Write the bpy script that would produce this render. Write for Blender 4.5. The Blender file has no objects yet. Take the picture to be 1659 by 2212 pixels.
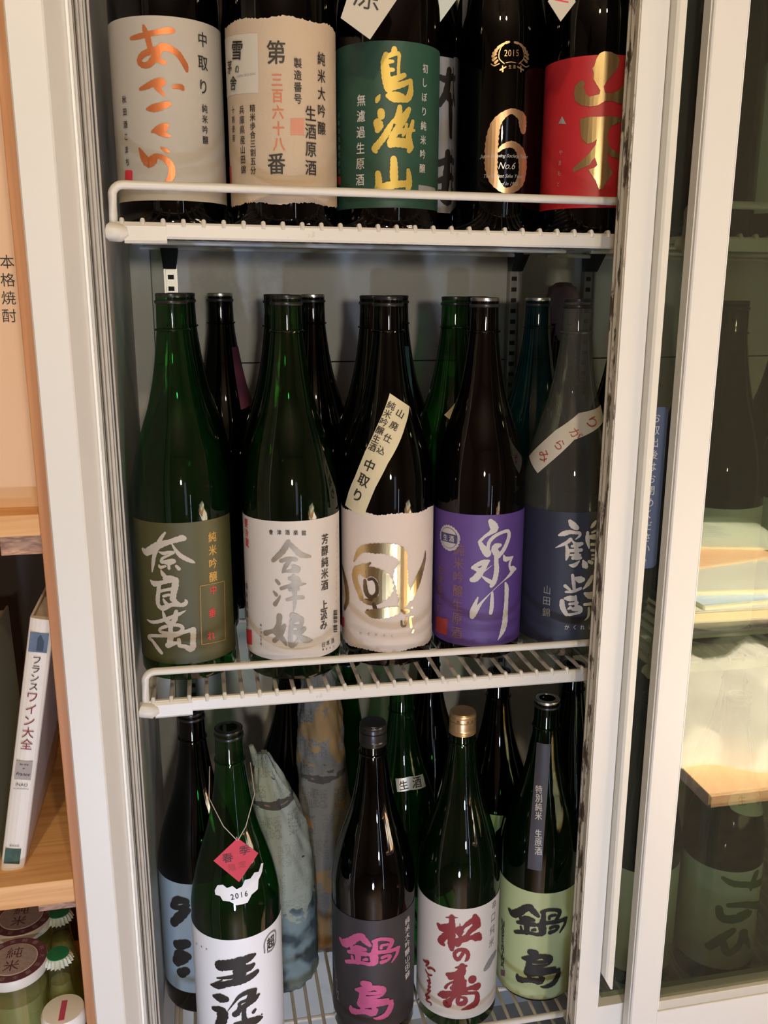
import bpy, bmesh, math, random
from mathutils import Vector, Matrix
random.seed(7)
PI = math.pi
C = bpy.context.scene.collection

# ------------------------------------------------------------------ camera
f_px, pitch, yaw, roll = 1930.0, math.radians(14.0), math.radians(11.5), math.radians(0.13)
F = Vector((math.cos(pitch)*math.sin(yaw), math.cos(pitch)*math.cos(yaw), -math.sin(pitch)))
R0 = Vector((math.cos(yaw), -math.sin(yaw), 0)); U0 = R0.cross(F)
Rr = R0*math.cos(roll)+U0*math.sin(roll); Ur = -R0*math.sin(roll)+U0*math.cos(roll)
cam = bpy.data.cameras.new('camera'); camo = bpy.data.objects.new('camera', cam); C.objects.link(camo)
cam.sensor_fit = 'HORIZONTAL'; cam.sensor_width = 36; cam.lens = 36*f_px/1659; cam.clip_start = .02
camo.matrix_world = Matrix((( Rr.x,Ur.x,-F.x,0),(Rr.y,Ur.y,-F.y,0),(Rr.z,Ur.z,-F.z,0),(0,0,0,1)))
S = bpy.context.scene; S.camera = camo
S.view_settings.view_transform = 'Standard'; S.view_settings.look = 'None'
S.view_settings.exposure = .28; S.view_settings.gamma = 1.0; S.view_settings.use_curve_mapping = False
S.cycles.transparent_max_bounces = 32; S.cycles.max_bounces = 8; S.cycles.use_denoising = True
S.cycles.sample_clamp_indirect = 4
# ------------------------------------------------------------------ world and lights
W = bpy.data.worlds.new('world'); S.world = W; W.use_nodes = True
W.node_tree.nodes['Background'].inputs[0].default_value = (.9,.75,.6,1)
W.node_tree.nodes['Background'].inputs[1].default_value = .02
def area(name, loc, target, sx, sy, power, col):
    l = bpy.data.lights.new(name, 'AREA'); l.shape = 'RECTANGLE'; l.size = sx; l.size_y = sy; l.energy = power; l.color = col
    o = bpy.data.objects.new(name, l); C.objects.link(o); o.location = loc
    d = Vector(target)-Vector(loc); o.rotation_euler = d.to_track_quat('-Z','Y').to_euler(); return o
def bulb(name, loc, power, col, r):
    l = bpy.data.lights.new(name, 'POINT'); l.energy = power; l.color = col; l.shadow_soft_size = r
    o = bpy.data.objects.new(name, l); C.objects.link(o); o.location = loc; return o
area('cool_streak_strip', (.85,-1.3,-.95), (.15,.9,-.6), .030,1.2, 1.4, (.62,.76,1))  # thin unseen strip, added to draw cool streaks on the bottles
bulb('cool_fill_low', (-.10,-.50,-1.15), 27, (.54,.71,1), .05)  # added bare bulb, cool fill from below
bulb('cool_fill_side', (.38,-.75,-.75), 14, (.64,.77,1), .05)  # added bare bulb, lifts the labels at the lower right
bulb('front_fill', (.05,-1.5,.10), 38, (1,.91,.72), .06)  # added bare bulb, frontal fill that reaches the cabinet back

# ------------------------------------------------------------------ materials
def newmat(name):
    m = bpy.data.materials.new(name); m.use_nodes = True; nt = m.node_tree
    for n in list(nt.nodes): nt.nodes.remove(n)
    return m, nt, nt.nodes.new('ShaderNodeOutputMaterial')
def pbr(name, col, rough=.5, metal=0., bump=0., bscale=300., var=0., vscale=20., stretch=None, spec=.5, emis=None, alpha=None):
    m, nt, out = newmat(name); N = nt.nodes; L = nt.links
    b = N.new('ShaderNodeBsdfPrincipled'); L.new(b.outputs[0], out.inputs[0])
    b.inputs['Base Color'].default_value = (*col, 1); b.inputs['Roughness'].default_value = rough; b.inputs['Metallic'].default_value = metal
    b.inputs['Specular IOR Level'].default_value = spec
    tc = N.new('ShaderNodeTexCoord'); mp = N.new('ShaderNodeMapping'); L.new(tc.outputs['Object'], mp.inputs[0])
    if stretch: mp.inputs['Scale'].default_value = stretch
    if var:
        n = N.new('ShaderNodeTexNoise'); n.inputs['Scale'].default_value = vscale; n.inputs['Detail'].default_value = 4; L.new(mp.outputs[0], n.inputs[0])
        mx = N.new('ShaderNodeMix'); mx.data_type = 'RGBA'; L.new(n.outputs[0], mx.inputs[0])
        mx.inputs[6].default_value = (*[c*(1-var) for c in col], 1); mx.inputs[7].default_value = (*[min(1, c*(1+var)) for c in col], 1)
        L.new(mx.outputs[2], b.inputs['Base Color'])
    if bump:
        n2 = N.new('ShaderNodeTexNoise'); n2.inputs['Scale'].default_value = bscale; L.new(mp.outputs[0], n2.inputs[0])
        bp = N.new('ShaderNodeBump'); bp.inputs['Strength'].default_value = bump; bp.inputs['Distance'].default_value = .001
        L.new(n2.outputs[0], bp.inputs['Height']); L.new(bp.outputs[0], b.inputs['Normal'])
    if emis:
        b.inputs['Emission Color'].default_value = (*emis[0], 1); b.inputs['Emission Strength'].default_value = emis[1]
    return m
def glass(name, col, gloss=1.0, dif=.08, difcol=None, rough=.03):
    m, nt, out = newmat(name); N = nt.nodes; L = nt.links
    t = N.new('ShaderNodeBsdfTransparent'); lw = N.new('ShaderNodeLayerWeight'); lw.inputs[0].default_value = .35
    mc = N.new('ShaderNodeMix'); mc.data_type = 'RGBA'; L.new(lw.outputs['Facing'], mc.inputs[0])
    mc.inputs[6].default_value = (*col, 1); mc.inputs[7].default_value = (*[c**2.2 for c in col], 1); L.new(mc.outputs[2], t.inputs[0])
    d = N.new('ShaderNodeBsdfDiffuse'); d.inputs[0].default_value = (*(difcol or col), 1)
    m1 = N.new('ShaderNodeMixShader'); m1.inputs[0].default_value = dif; L.new(t.outputs[0], m1.inputs[1]); L.new(d.outputs[0], m1.inputs[2])
    g = N.new('ShaderNodeBsdfGlossy'); g.inputs['Roughness'].default_value = rough
    fr = N.new('ShaderNodeFresnel'); ge = N.new('ShaderNodeNewGeometry')   # thin sheet: same reflectance from both sides
    io = N.new('ShaderNodeMath'); io.operation = 'MULTIPLY_ADD'; io.inputs[1].default_value = 1/1.5-1.5; io.inputs[2].default_value = 1.5
    L.new(ge.outputs['Backfacing'], io.inputs[0]); L.new(io.outputs[0], fr.inputs[0])
    mul = N.new('ShaderNodeMath'); mul.operation = 'MULTIPLY'; mul.inputs[1].default_value = gloss; L.new(fr.outputs[0], mul.inputs[0])
    m2 = N.new('ShaderNodeMixShader'); L.new(mul.outputs[0], m2.inputs[0]); L.new(m1.outputs[0], m2.inputs[1]); L.new(g.outputs[0], m2.inputs[2])
    L.new(m2.outputs[0], out.inputs[0]); return m
def wood(name, c1, c2, scale=6, axis=(1, 12, 1), rough=.5):
    m, nt, out = newmat(name); N = nt.nodes; L = nt.links
    b = N.new('ShaderNodeBsdfPrincipled'); L.new(b.outputs[0], out.inputs[0]); b.inputs['Roughness'].default_value = rough
    tc = N.new('ShaderNodeTexCoord'); mp = N.new('ShaderNodeMapping'); mp.inputs['Scale'].default_value = axis; L.new(tc.outputs['Object'], mp.inputs[0])
    n = N.new('ShaderNodeTexNoise'); n.inputs['Scale'].default_value = scale; n.inputs['Detail'].default_value = 6; n.inputs['Distortion'].default_value = 1.2; L.new(mp.outputs[0], n.inputs[0])
    r = N.new('ShaderNodeValToRGB'); r.color_ramp.elements[0].position = .35; r.color_ramp.elements[1].position = .65
    r.color_ramp.elements[0].color = (*c1, 1); r.color_ramp.elements[1].color = (*c2, 1); L.new(n.outputs[0], r.inputs[0]); L.new(r.outputs[0], b.inputs['Base Color'])
    bp = N.new('ShaderNodeBump'); bp.inputs['Strength'].default_value = .2; bp.inputs['Distance'].default_value = .001; L.new(n.outputs[0], bp.inputs['Height']); L.new(bp.outputs[0], b.inputs['Normal'])
    return m
def spotted(name, base, spot, scale, thr, stretch, rough=.5):
    m, nt, out = newmat(name); N = nt.nodes; L = nt.links
    b = N.new('ShaderNodeBsdfPrincipled'); L.new(b.outputs[0], out.inputs[0]); b.inputs['Roughness'].default_value = rough
    tc = N.new('ShaderNodeTexCoord'); mp = N.new('ShaderNodeMapping'); mp.inputs['Scale'].default_value = stretch; L.new(tc.outputs['Object'], mp.inputs[0])
    n = N.new('ShaderNodeTexNoise'); n.inputs['Scale'].default_value = scale; n.inputs['Detail'].default_value = 8; n.inputs['Roughness'].default_value = .7; L.new(mp.outputs[0], n.inputs[0])
    r = N.new('ShaderNodeValToRGB'); r.color_ramp.elements[0].position = thr; r.color_ramp.elements[1].position = thr+.06
    r.color_ramp.elements[0].color = (*base, 1); r.color_ramp.elements[1].color = (*spot, 1); L.new(n.outputs[0], r.inputs[0]); L.new(r.outputs[0], b.inputs['Base Color'])
    return m
def newspaper(name, tint, tint2, p0=.36, zlow=None):
    m, nt, out = newmat(name); N = nt.nodes; L = nt.links
    b = N.new('ShaderNodeBsdfPrincipled'); L.new(b.outputs[0], out.inputs[0]); b.inputs['Roughness'].default_value = .8
    tc = N.new('ShaderNodeTexCoord'); mp = N.new('ShaderNodeMapping'); mp.inputs['Rotation'].default_value = (.2, .1, .3); L.new(tc.outputs['Object'], mp.inputs[0])
    mb_ = N.new('ShaderNodeMapping'); mb_.inputs['Rotation'].default_value = (PI/2, .12, 0); L.new(tc.outputs['Object'], mb_.inputs[0])
    w = N.new('ShaderNodeTexBrick'); w.offset = 0; w.inputs['Scale'].default_value = 210; w.inputs['Brick Width'].default_value = .5; w.inputs['Row Height'].default_value = .42
    w.inputs['Mortar Size'].default_value = .07; w.inputs['Mortar Smooth'].default_value = .3; w.inputs['Bias'].default_value = -.1
    w.inputs['Color1'].default_value = (*tint, 1); w.inputs['Color2'].default_value = (*[c*.18 for c in tint], 1); w.inputs['Mortar'].default_value = (*tint, 1); L.new(mb_.outputs[0], w.inputs[0])
    w2 = N.new('ShaderNodeTexBrick'); w2.offset = .37; w2.inputs['Scale'].default_value = 13; w2.inputs['Brick Width'].default_value = .6; w2.inputs['Row Height'].default_value = .5
    w2.inputs['Mortar Size'].default_value = .06; w2.inputs['Mortar Smooth'].default_value = 0; w2.inputs['Color1'].default_value = (.85,.85,.85,1); w2.inputs['Color2'].default_value = (.35,.35,.35,1); w2.inputs['Mortar'].default_value = (0,0,0,1); L.new(mb_.outputs[0], w2.inputs[0])
    r = N.new('ShaderNodeMix'); r.data_type = 'RGBA'; L.new(w2.outputs[0], r.inputs[0]); r.inputs[6].default_value = (*tint, 1); L.new(w.outputs[0], r.inputs[7])
    n = N.new('ShaderNodeTexNoise'); n.inputs['Scale'].default_value = 13; n.inputs['Detail'].default_value = 4; n.inputs['Distortion'].default_value = 1.0; L.new(mp.outputs[0], n.inputs[0])
    r2 = N.new('ShaderNodeValToRGB'); r2.color_ramp.interpolation = 'CONSTANT'; e = r2.color_ramp.elements
    e[0].position = 0; e[0].color = (*tint2, 1); e[1].position = p0; e[1].color = (0, 0, 0, 1)
    e2 = e.new(.62); e2.color = (.05, .048, .045, 1); e3 = e.new(.70); e3.color = (.20, .12, .09, 1)
    L.new(n.outputs[0], r2.inputs[0])
    g1 = N.new('ShaderNodeMath'); g1.operation = 'GREATER_THAN'; g1.inputs[1].default_value = p0; L.new(n.outputs[0], g1.inputs[0])
    g2 = N.new('ShaderNodeMath'); g2.operation = 'LESS_THAN'; g2.inputs[1].default_value = .62; L.new(n.outputs[0], g2.inputs[0])
    g = N.new('ShaderNodeMath'); g.operation = 'MULTIPLY'; L.new(g1.outputs[0], g.inputs[0]); L.new(g2.outputs[0], g.inputs[1])
    mx = N.new('ShaderNodeMix'); mx.data_type = 'RGBA'; L.new(g.outputs[0], mx.inputs[0]); L.new(r2.outputs[0], mx.inputs[6]); L.new(r.outputs[2], mx.inputs[7]); L.new(mx.outputs[2], b.inputs['Base Color'])
    if zlow:      # a printed picture covers the lower part of the sheet
        sx = N.new('ShaderNodeSeparateXYZ'); L.new(tc.outputs['Object'], sx.inputs[0])
        n3 = N.new('ShaderNodeTexNoise'); n3.inputs['Scale'].default_value = 30; L.new(tc.outputs['Object'], n3.inputs[0])
        ma = N.new('ShaderNodeMath'); ma.operation = 'MULTIPLY_ADD'; ma.inputs[1].default_value = .12; L.new(n3.outputs[0], ma.inputs[0]); L.new(sx.outputs[2], ma.inputs[2])
        lt = N.new('ShaderNodeMath'); lt.operation = 'LESS_THAN'; lt.inputs[1].default_value = zlow+.06; L.new(ma.outputs[0], lt.inputs[0])
        r3 = N.new('ShaderNodeValToRGB'); q = r3.color_ramp.elements; q[0].position = .42; q[0].color = (.03,.05,.06,1); q[1].position = .58; q[1].color = (.16,.22,.24,1); L.new(n3.outputs[0], r3.inputs[0])
        m4 = N.new('ShaderNodeMix'); m4.data_type = 'RGBA'; L.new(lt.outputs[0], m4.inputs[0]); L.new(mx.outputs[2], m4.inputs[6]); L.new(r3.outputs[0], m4.inputs[7]); L.new(m4.outputs[2], b.inputs['Base Color'])
    return m
M = {
 'paint_warm': pbr('cabinet_paint', (.70,.68,.64), .38, bump=.03, bscale=900),
 'edge_glint': pbr('cabinet_edge_glint', (.92,.91,.88), .25),  # paler colour paints the bright glint along cabinet edges
 'track': spotted('door_track', (.46,.45,.42), (.33,.31,.28), 14, .60, (30,30,1)),
 'liner': spotted('fridge_liner', (.54,.53,.51), (.46,.45,.43), 5, .55, (1,1,1), .45),
 'gasket': spotted('mouldy_gasket', (.50,.45,.35), (.06,.04,.025), 42, .515, (2.2,2.2,.6), .6),
 'lip': pbr('handle_strip', (.66,.64,.57), .35, var=.06, vscale=30),
 'groove': pbr('shadow_groove', (.03,.028,.025), .8),
 'wire': spotted('coated_wire', (.62,.59,.54), (.42,.38,.32), 30, .66, (1,1,1), .35),
 'metal': pbr('pilaster_steel', (.42,.40,.38), .38, .9),
 'clip': pbr('black_clip', (.02,.02,.02), .4),
 'paneglass': glass('door_glass', (.84,.86,.82), 1.7, .018, (.34,.34,.28), .015),
 'edgeglass': glass('glass_two_panes', (.82,.85,.79), .7, .05, (.30,.30,.24), .04),
 'g_green': glass('green_glass', (.15,.50,.18), 1, .10, (.008,.060,.012)),
 'g_dgreen': glass('deep_green_glass', (.045,.20,.06), 1, .08, (.004,.034,.007)),
 'g_olive': glass('olive_glass', (.14,.38,.12), 1, .08, (.008,.040,.008)),
 'g_black': glass('black_glass', (.006,.006,.007), 1, .10, (.0035,.0035,.0038)),
 'g_brown': glass('brown_glass', (.030,.018,.018), 1, .12, (.012,.006,.007)),
 'g_teal': glass('teal_glass', (.05,.24,.27), 1, .10, (.006,.085,.10)),
 'g_clear': glass('clear_glass', (.74,.77,.72), 1, .16, (.20,.20,.18)),
 'g_jar': glass('jar_glass', (.88,.90,.78), 1.2, .06, (.4,.42,.25)),
 'cap_black': pbr('black_cap', (.012,.011,.011), .28),
 'cap_silver': pbr('silver_cap', (.75,.72,.68), .28, 1),
 'cap_copper': pbr('copper_cap', (.45,.28,.2), .3, 1),
 'cap_green': pbr('green_neck_cap', (.02,.09,.03), .3),
 'ringdark': pbr('dark_ring', (.02,.02,.02), .3),
 'gold_cap': pbr('gold_cap', (.72,.48,.25), .32, .85, var=.12, vscale=60),
 'paper_grey': pbr('grey_label', (.40,.365,.315), .6, bump=.15, bscale=1500),  # upper-row label papers toned down, cabinet shade put into their colour
 'paper_cream': pbr('washi_label', (.47,.37,.27), .75, bump=.3, bscale=700, var=.05, vscale=40),
 'paper_green': pbr('green_label', (.012,.052,.033), .5, var=.12, vscale=90),
 'paper_red': pbr('red_label', (.42,.014,.02), .45, bump=.1, bscale=1200),
 'paper_moss': pbr('moss_label', (.052,.049,.012), .55, var=.1, vscale=60),
 'paper_white': pbr('white_label', (.58,.53,.49), .6, bump=.12, bscale=1200),  # white paper darkened, shade inside the cabinet put into its colour
 'paper_washi': pbr('torn_white_label', (.60,.51,.455), .8, bump=.3, bscale=700),
 'paper_purple': pbr('purple_label', (.085,.040,.19), .55, var=.08, vscale=50),
 'paper_navy': pbr('navy_label', (.014,.017,.036), .55),
 'paper_bright': pbr('bright_white_label', (.84,.86,.92), .5),
 'paper_char': pbr('charcoal_label', (.022,.020,.024), .5),
 'paper_lime': pbr('lime_label', (.40,.46,.24), .5, var=.04),
 'paper_silverblue': pbr('pale_blue_label', (.30,.38,.46), .5, var=.06),
 'paper_dgrey': pbr('grey_brush_label', (.30,.29,.30), .6),
 'paper_sage': pbr('pale_sage_label', (.60,.64,.56), .6, var=.05),
 'p_org': pbr('print_copper_orange', (.60,.19,.07), .33, .55, var=.15, vscale=120),
 'p_ink': pbr('print_black_ink', (.018,.015,.013), .6),
 'p_bld': pbr('print_black_bold', (.018,.012,.012), .6),
 'p_red': pbr('print_red', (.55,.03,.04), .6),
 'p_drd': pbr('print_dark_red', (.30,.035,.03), .6),
 'p_vrm': pbr('print_pale_vermilion', (.50,.22,.15), .7),
 'p_ver': pbr('print_vermilion', (.50,.16,.08), .7),
 'p_gold': pbr('print_gold', (.60,.43,.09), .42, .35),
 'p_foil': pbr('print_gold_foil', (.72,.54,.27), .24, .95),
 'p_brn': pbr('print_dark_foil', (.20,.14,.08), .25, .8),
 'p_wht': pbr('print_white', (.52,.48,.45), .6),
 'p_crm': pbr('print_cream', (.44,.39,.33), .6),
 'p_sil': pbr('print_silver', (.55,.54,.52), .35, .6),
 'p_slv': pbr('print_silver_brush', (.30,.26,.21), .45, .35, var=.35, vscale=70),
 'p_dim': pbr('print_grey', (.22,.22,.21), .6),
 'p_och': pbr('print_ochre', (.50,.28,.055), .5),
 'p_bro': pbr('print_faint_brown', (.17,.085,.10), .5, .1),
 'p_pnk': pbr('print_pink_foil', (.50,.10,.24), .40, .35, var=.25, vscale=60),
 'p_mar': pbr('print_maroon', (.20,.018,.022), .6),
 'p_cop': pbr('print_copper', (.80,.52,.30), .28, .9),
 'p_stk': pbr('white_sticker', (.52,.48,.41), .6),
 'p_pap': pbr('cream_paper_tag', (.62,.54,.36), .65, bump=.1),
 'p_plm': pbr('dark_pink_sticker', (.10,.022,.045), .6),
 'p_lim': pbr('green_sticker', (.20,.34,.16), .6),
 'p_tea': pbr('teal_sticker', (.03,.09,.11), .6),
 'p_dgr': pbr('print_dark_green', (.05,.14,.04), .6),
 'tag_red': pbr('red_card', (.52,.03,.06), .6, bump=.2, bscale=800),
 'tag_white': pbr('white_card', (.48,.44,.37), .6),
 'strip_dark': pbr('dark_plum_strip', (.045,.04,.05), .5),
 'string': pbr('string', (.55,.5,.45), .7),
 'newsA': newspaper('newspaper_grey', (.27,.30,.26), (.05,.10,.12), .36, .13),
 'newsB': newspaper('newspaper_photo', (.15,.145,.13), (.24,.15,.06), .47),
 'pinewood': wood('pine_board', (.52,.225,.09), (.60,.28,.12), 5, (14,14,1.0)),
 'pineshelf': wood('pine_shelf', (.66,.33,.12), (.82,.47,.20), 5, (1,16,16)),
 'pineend': wood('pine_end_grain', (.30,.15,.09), (.62,.36,.22), 30, (2,1,9)),
 'boxpaper': wood('paulownia_box', (.70,.45,.27), (.76,.50,.31), 2, (1,1,.6), .6),
 'bookwhite': pbr('white_book_cover', (.76,.70,.64), .45),
 'bookpages': pbr('book_pages', (.55,.48,.40), .8, var=.1, vscale=200, stretch=(1,1,.1)),
 'bookgreen': pbr('pale_green_book', (.30,.31,.24), .6),
 'photo_blue': pbr('cover_photo_blue', (.10,.14,.22), .5, var=.6, vscale=60),
 'photo_green': pbr('cover_photo_green', (.03,.08,.05), .5, var=.9, vscale=120),
 'blockgrey': pbr('cover_grey_block', (.36,.31,.28), .5),
 'lid_maroon': pbr('maroon_lid', (.13,.045,.075), .45, var=.2, vscale=200),
 'lid_face': pbr('grey_lid_face', (.36,.31,.33), .5, var=.3, vscale=260),
 'lid_rim': pbr('white_lid_rim', (.7,.66,.6), .4),
 'lid_pink': pbr('pink_print', (.6,.08,.16), .5),
 'crown_green': pbr('green_crown', (.015,.20,.09), .4, var=.3, vscale=200),
 'crown_skirt': pbr('pale_crown_skirt', (.55,.56,.45), .4),
 'sticker_blue': pbr('blue_sticker', (.075,.095,.16), .4),
 'sticker_blue_in': pbr('blue_sticker_line', (.16,.22,.34), .4),
 'badge': pbr('silver_badge', (.62,.60,.62), .3, .6),
 'badge_navy': pbr('navy_badge', (.045,.045,.11), .5),
 'plaster': pbr('room_wall', (.22,.15,.10), .8, bump=.1),
 'ceil': pbr('room_ceiling', (.24,.17,.12), .8),
 'floorwood': wood('floor_boards', (.12,.07,.05), (.18,.11,.07), 4, (1,8,1)),
 'counter': wood('oak_counter', (.62,.36,.18), (.75,.47,.26), 4, (10,1,1), .4),
 'cloth': pbr('white_cloth', (.82,.80,.76), .8, bump=.6, bscale=60),
 'mag_white': pbr('magazine_white', (.90,.88,.84), .3),
 'mag_side': pbr('magazine_edge', (.50,.42,.25), .45, var=.3, vscale=400, stretch=(.02,.02,1)),
 'mag_blue': pbr('magazine_blue', (.16,.22,.30), .3),
 'mag_red': pbr('magazine_rust', (.40,.22,.12), .4),
 'mag_green': pbr('magazine_green', (.62,.66,.56), .4),
 'steel': pbr('bright_aluminium', (.72,.69,.60), .35, .3),
 'back_shade': pbr('back_board_shade', (.035,.025,.022), .7),  # near-black instead of pine, paints the shade deep in the compartment
 'drink': glass('pale_green_drink', (.85,.86,.62), .3, .35, (.55,.55,.30)),
 'lampglow': pbr('lamp_glass', (1,.85,.6), .5, emis=((1,.78,.5), 45)),
 'panel_glow': pbr('added_window_glow', (.5,.6,.8), .5, emis=((.50,.65,1), 1.0)),  # glow of the added panel behind the viewer
}
# ------------------------------------------------------------------ object helpers
def link(o, parent=None):
    C.objects.link(o)
    if parent: o.parent = parent
    return o
def tag(o, label=None, cat=None, group=None, kind=None):
    if label: o['label'] = label
    if cat: o['category'] = cat
    if group: o['group'] = group
    if kind: o['kind'] = kind
    return o
def thing(name, label, cat, loc=(0,0,0), group=None):
    o = bpy.data.objects.new(name, None); o.empty_display_size = .02; o.location = loc; link(o); return tag(o, label, cat, group)
class MB:
    def __init__(s): s.v = []; s.f = []; s.sm = []
    def add(s, vs, fs, smooth=False):
        k = len(s.v); s.v += [tuple(v) for v in vs]; s.f += [tuple(i+k for i in f) for f in fs]; s.sm += [smooth]*len(fs); return s
    def box(s, x0, x1, y0, y1, z0, z1, M=None):
        vs = [(x,y,z) for x in (x0,x1) for y in (y0,y1) for z in (z0,z1)]
        if M: vs = [M @ Vector(v) for v in vs]
        return s.add(vs, [(0,1,3,2),(4,6,7,5),(0,4,5,1),(2,3,7,6),(0,2,6,4),(1,5,7,3)])
    def lathe(s, prof, n=48, c=(0,0,0), zs=1, rs=1, wob=None):
        vs = []; fs = []; m = len(prof)
        for i, (r, z) in enumerate(prof):
            for k in range(n):
                a = 2*PI*k/n; rr = r*rs
                if wob: rr += wob(a, z)*(1 if r > 0 else 0)
                vs.append((c[0]+rr*math.cos(a), c[1]+rr*math.sin(a), c[2]+z*zs))
        for i in range(m-1):
            for k in range(n):
                fs.append((i*n+k, i*n+(k+1) % n, (i+1)*n+(k+1) % n, (i+1)*n+k))
        fs.append(tuple(range(n))[::-1]); fs.append(tuple((m-1)*n+k for k in range(n)))
        return s.add(vs, fs, True)
    def tube(s, pts, r, n=10, cap=True):
        pts = [Vector(p) for p in pts]; vs = []; fs = []
        up = Vector((0,0,1))
        for i, p in enumerate(pts):
            t = (pts[min(i+1, len(pts)-1)]-pts[max(i-1, 0)]).normalized()
            a = t.cross(up)
            if a.length < 1e-3: a = t.cross(Vector((0,1,0)))
            a.normalize(); b = a.cross(t).normalized()
            rr = r[i] if isinstance(r, (list, tuple)) else r
            for k in range(n):
                an = 2*PI*k/n; vs.append(p+a*math.cos(an)*rr+b*math.sin(an)*rr)
        for i in range(len(pts)-1):
            for k in range(n): fs.append((i*n+k, i*n+(k+1) % n, (i+1)*n+(k+1) % n, (i+1)*n+k))
        if cap: fs.append(tuple(range(n))); fs.append(tuple((len(pts)-1)*n+k for k in range(n))[::-1])
        return s.add(vs, fs, True)
    def extrude(s, poly, z0, z1):   # poly: (x,y) outline, extruded along z
        n = len(poly); vs = [(x,y,z0) for x,y in poly]+[(x,y,z1) for x,y in poly]
        return s.add(vs, [(i, (i+1) % n, (i+1) % n+n, i+n) for i in range(n)]+[tuple(range(n))[::-1], tuple(range(n, 2*n))])
    def build(s, name, mat, parent=None, bevel=0, label=None):
        me = bpy.data.meshes.new(name); me.from_pydata(s.v, [], s.f); me.update()
        for p, q in zip(me.polygons, s.sm): p.use_smooth = q
        bm = bmesh.new(); bm.from_mesh(me); bmesh.ops.recalc_face_normals(bm, faces=bm.faces); bm.to_mesh(me); bm.free()
        if isinstance(mat, (list, tuple)):
            for m in mat: me.materials.append(m)
        else: me.materials.append(mat)
        o = bpy.data.objects.new(name, me); link(o, parent)
        if bevel:
            b = o.modifiers.new('bevel', 'BEVEL'); b.width = bevel; b.segments = 2; b.limit_method = 'ANGLE'
        elif any(s.sm):
            for e in me.edges: pass
            try: me.set_sharp_from_angle(angle=math.radians(40))
            except Exception: pass
        if label: o['label'] = label
        return o
def box(name, m, parent, x0, x1, y0, y1, z0, z1, bevel=0, label=None):
    return MB().box(x0,x1,y0,y1,z0,z1).build(name, m, parent, bevel, label)
def struct(o): o['kind'] = 'structure'; return o

# ------------------------------------------------------------------ bottle profile and printing on it
PROF = [(.046,.0),(.0505,.0015),(.0525,.006),(.0525,.200),(.0520,.210),(.0505,.220),(.0487,.230),(.0465,.240),(.0440,.250),(.041,.260),(.0379,.270),(.0345,.280),(.0311,.290),(.0284,.300),(.0260,.310),(.0239,.320),(.0221,.330),(.0205,.340),(.0178,.360),(.0165,.372),(.0158,.395),(.0158,.410)]
RN = .0525
def rad(z):
    P = PROF[2:]
    if z <= P[0][1]: return P[0][0]
    for (r0,z0),(r1,z1) in zip(P, P[1:]):
        if z <= z1: return r0+(r1-r0)*(z-z0)/(z1-z0)
    return P[-1][0]
class Bot:
    def __init__(s, zs=1, rs=1): s.zs = zs; s.rs = rs
    def pt(s, a, z, off):
        r = rad(z)*s.rs+off; th = a/RN; return (r*math.sin(th), -r*math.cos(th), z*s.zs)
FC = bpy.data.curves.new('type', 'FONT'); FO = bpy.data.objects.new('type', FC); C.objects.link(FO)
GC = {}
def glyph(ch, bold, shear=0):
    k = (ch, bold, shear)
    if k not in GC:
        FC.body = ch; FC.size = 1; FC.offset = 0; FC.resolution_u = 3; FC.shear = shear
        bpy.context.view_layer.update(); dg = bpy.context.evaluated_depsgraph_get()
        me = bpy.data.meshes.new_from_object(FO.evaluated_get(dg), depsgraph=dg)
        vs = [v.co.copy() for v in me.vertices]; fs = [tuple(p.vertices) for p in me.polygons]; bpy.data.meshes.remove(me)
        if not vs: return [], []
        x0 = min(v.x for v in vs); x1 = max(v.x for v in vs); y0 = min(v.y for v in vs); y1 = max(v.y for v in vs)
        GC[k] = ([(v.x-(x0+x1)/2, v.y-(y0+y1)/2) for v in vs], fs, x1-x0, y1-y0)
    g = GC[k]; return g[0], g[1]
def catmull(P, n=5):
    if len(P) < 3: 
        return [tuple(P[0][j]+(P[-1][j]-P[0][j])*t/4 for j in range(3)) for t in range(5)]
    out = []
    for i in range(len(P)-1):
        a = P[max(i-1,0)]; b = P[i]; c = P[i+1]; d = P[min(i+2, len(P)-1)]
        for q in range(n):
            t = q/n
            out.append(tuple(.5*((2*b[j])+(-a[j]+c[j])*t+(2*a[j]-5*b[j]+4*c[j]-d[j])*t*t+(-a[j]+3*b[j]-3*c[j]+d[j])*t**3) for j in range(3)))
    out.append(P[-1]); return out
BOLD = {'bld': .03, 'ink': .016, 'wht': .014, 'ver': .025, 'och': .02, 'red': .02, 'bro': .02}
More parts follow.
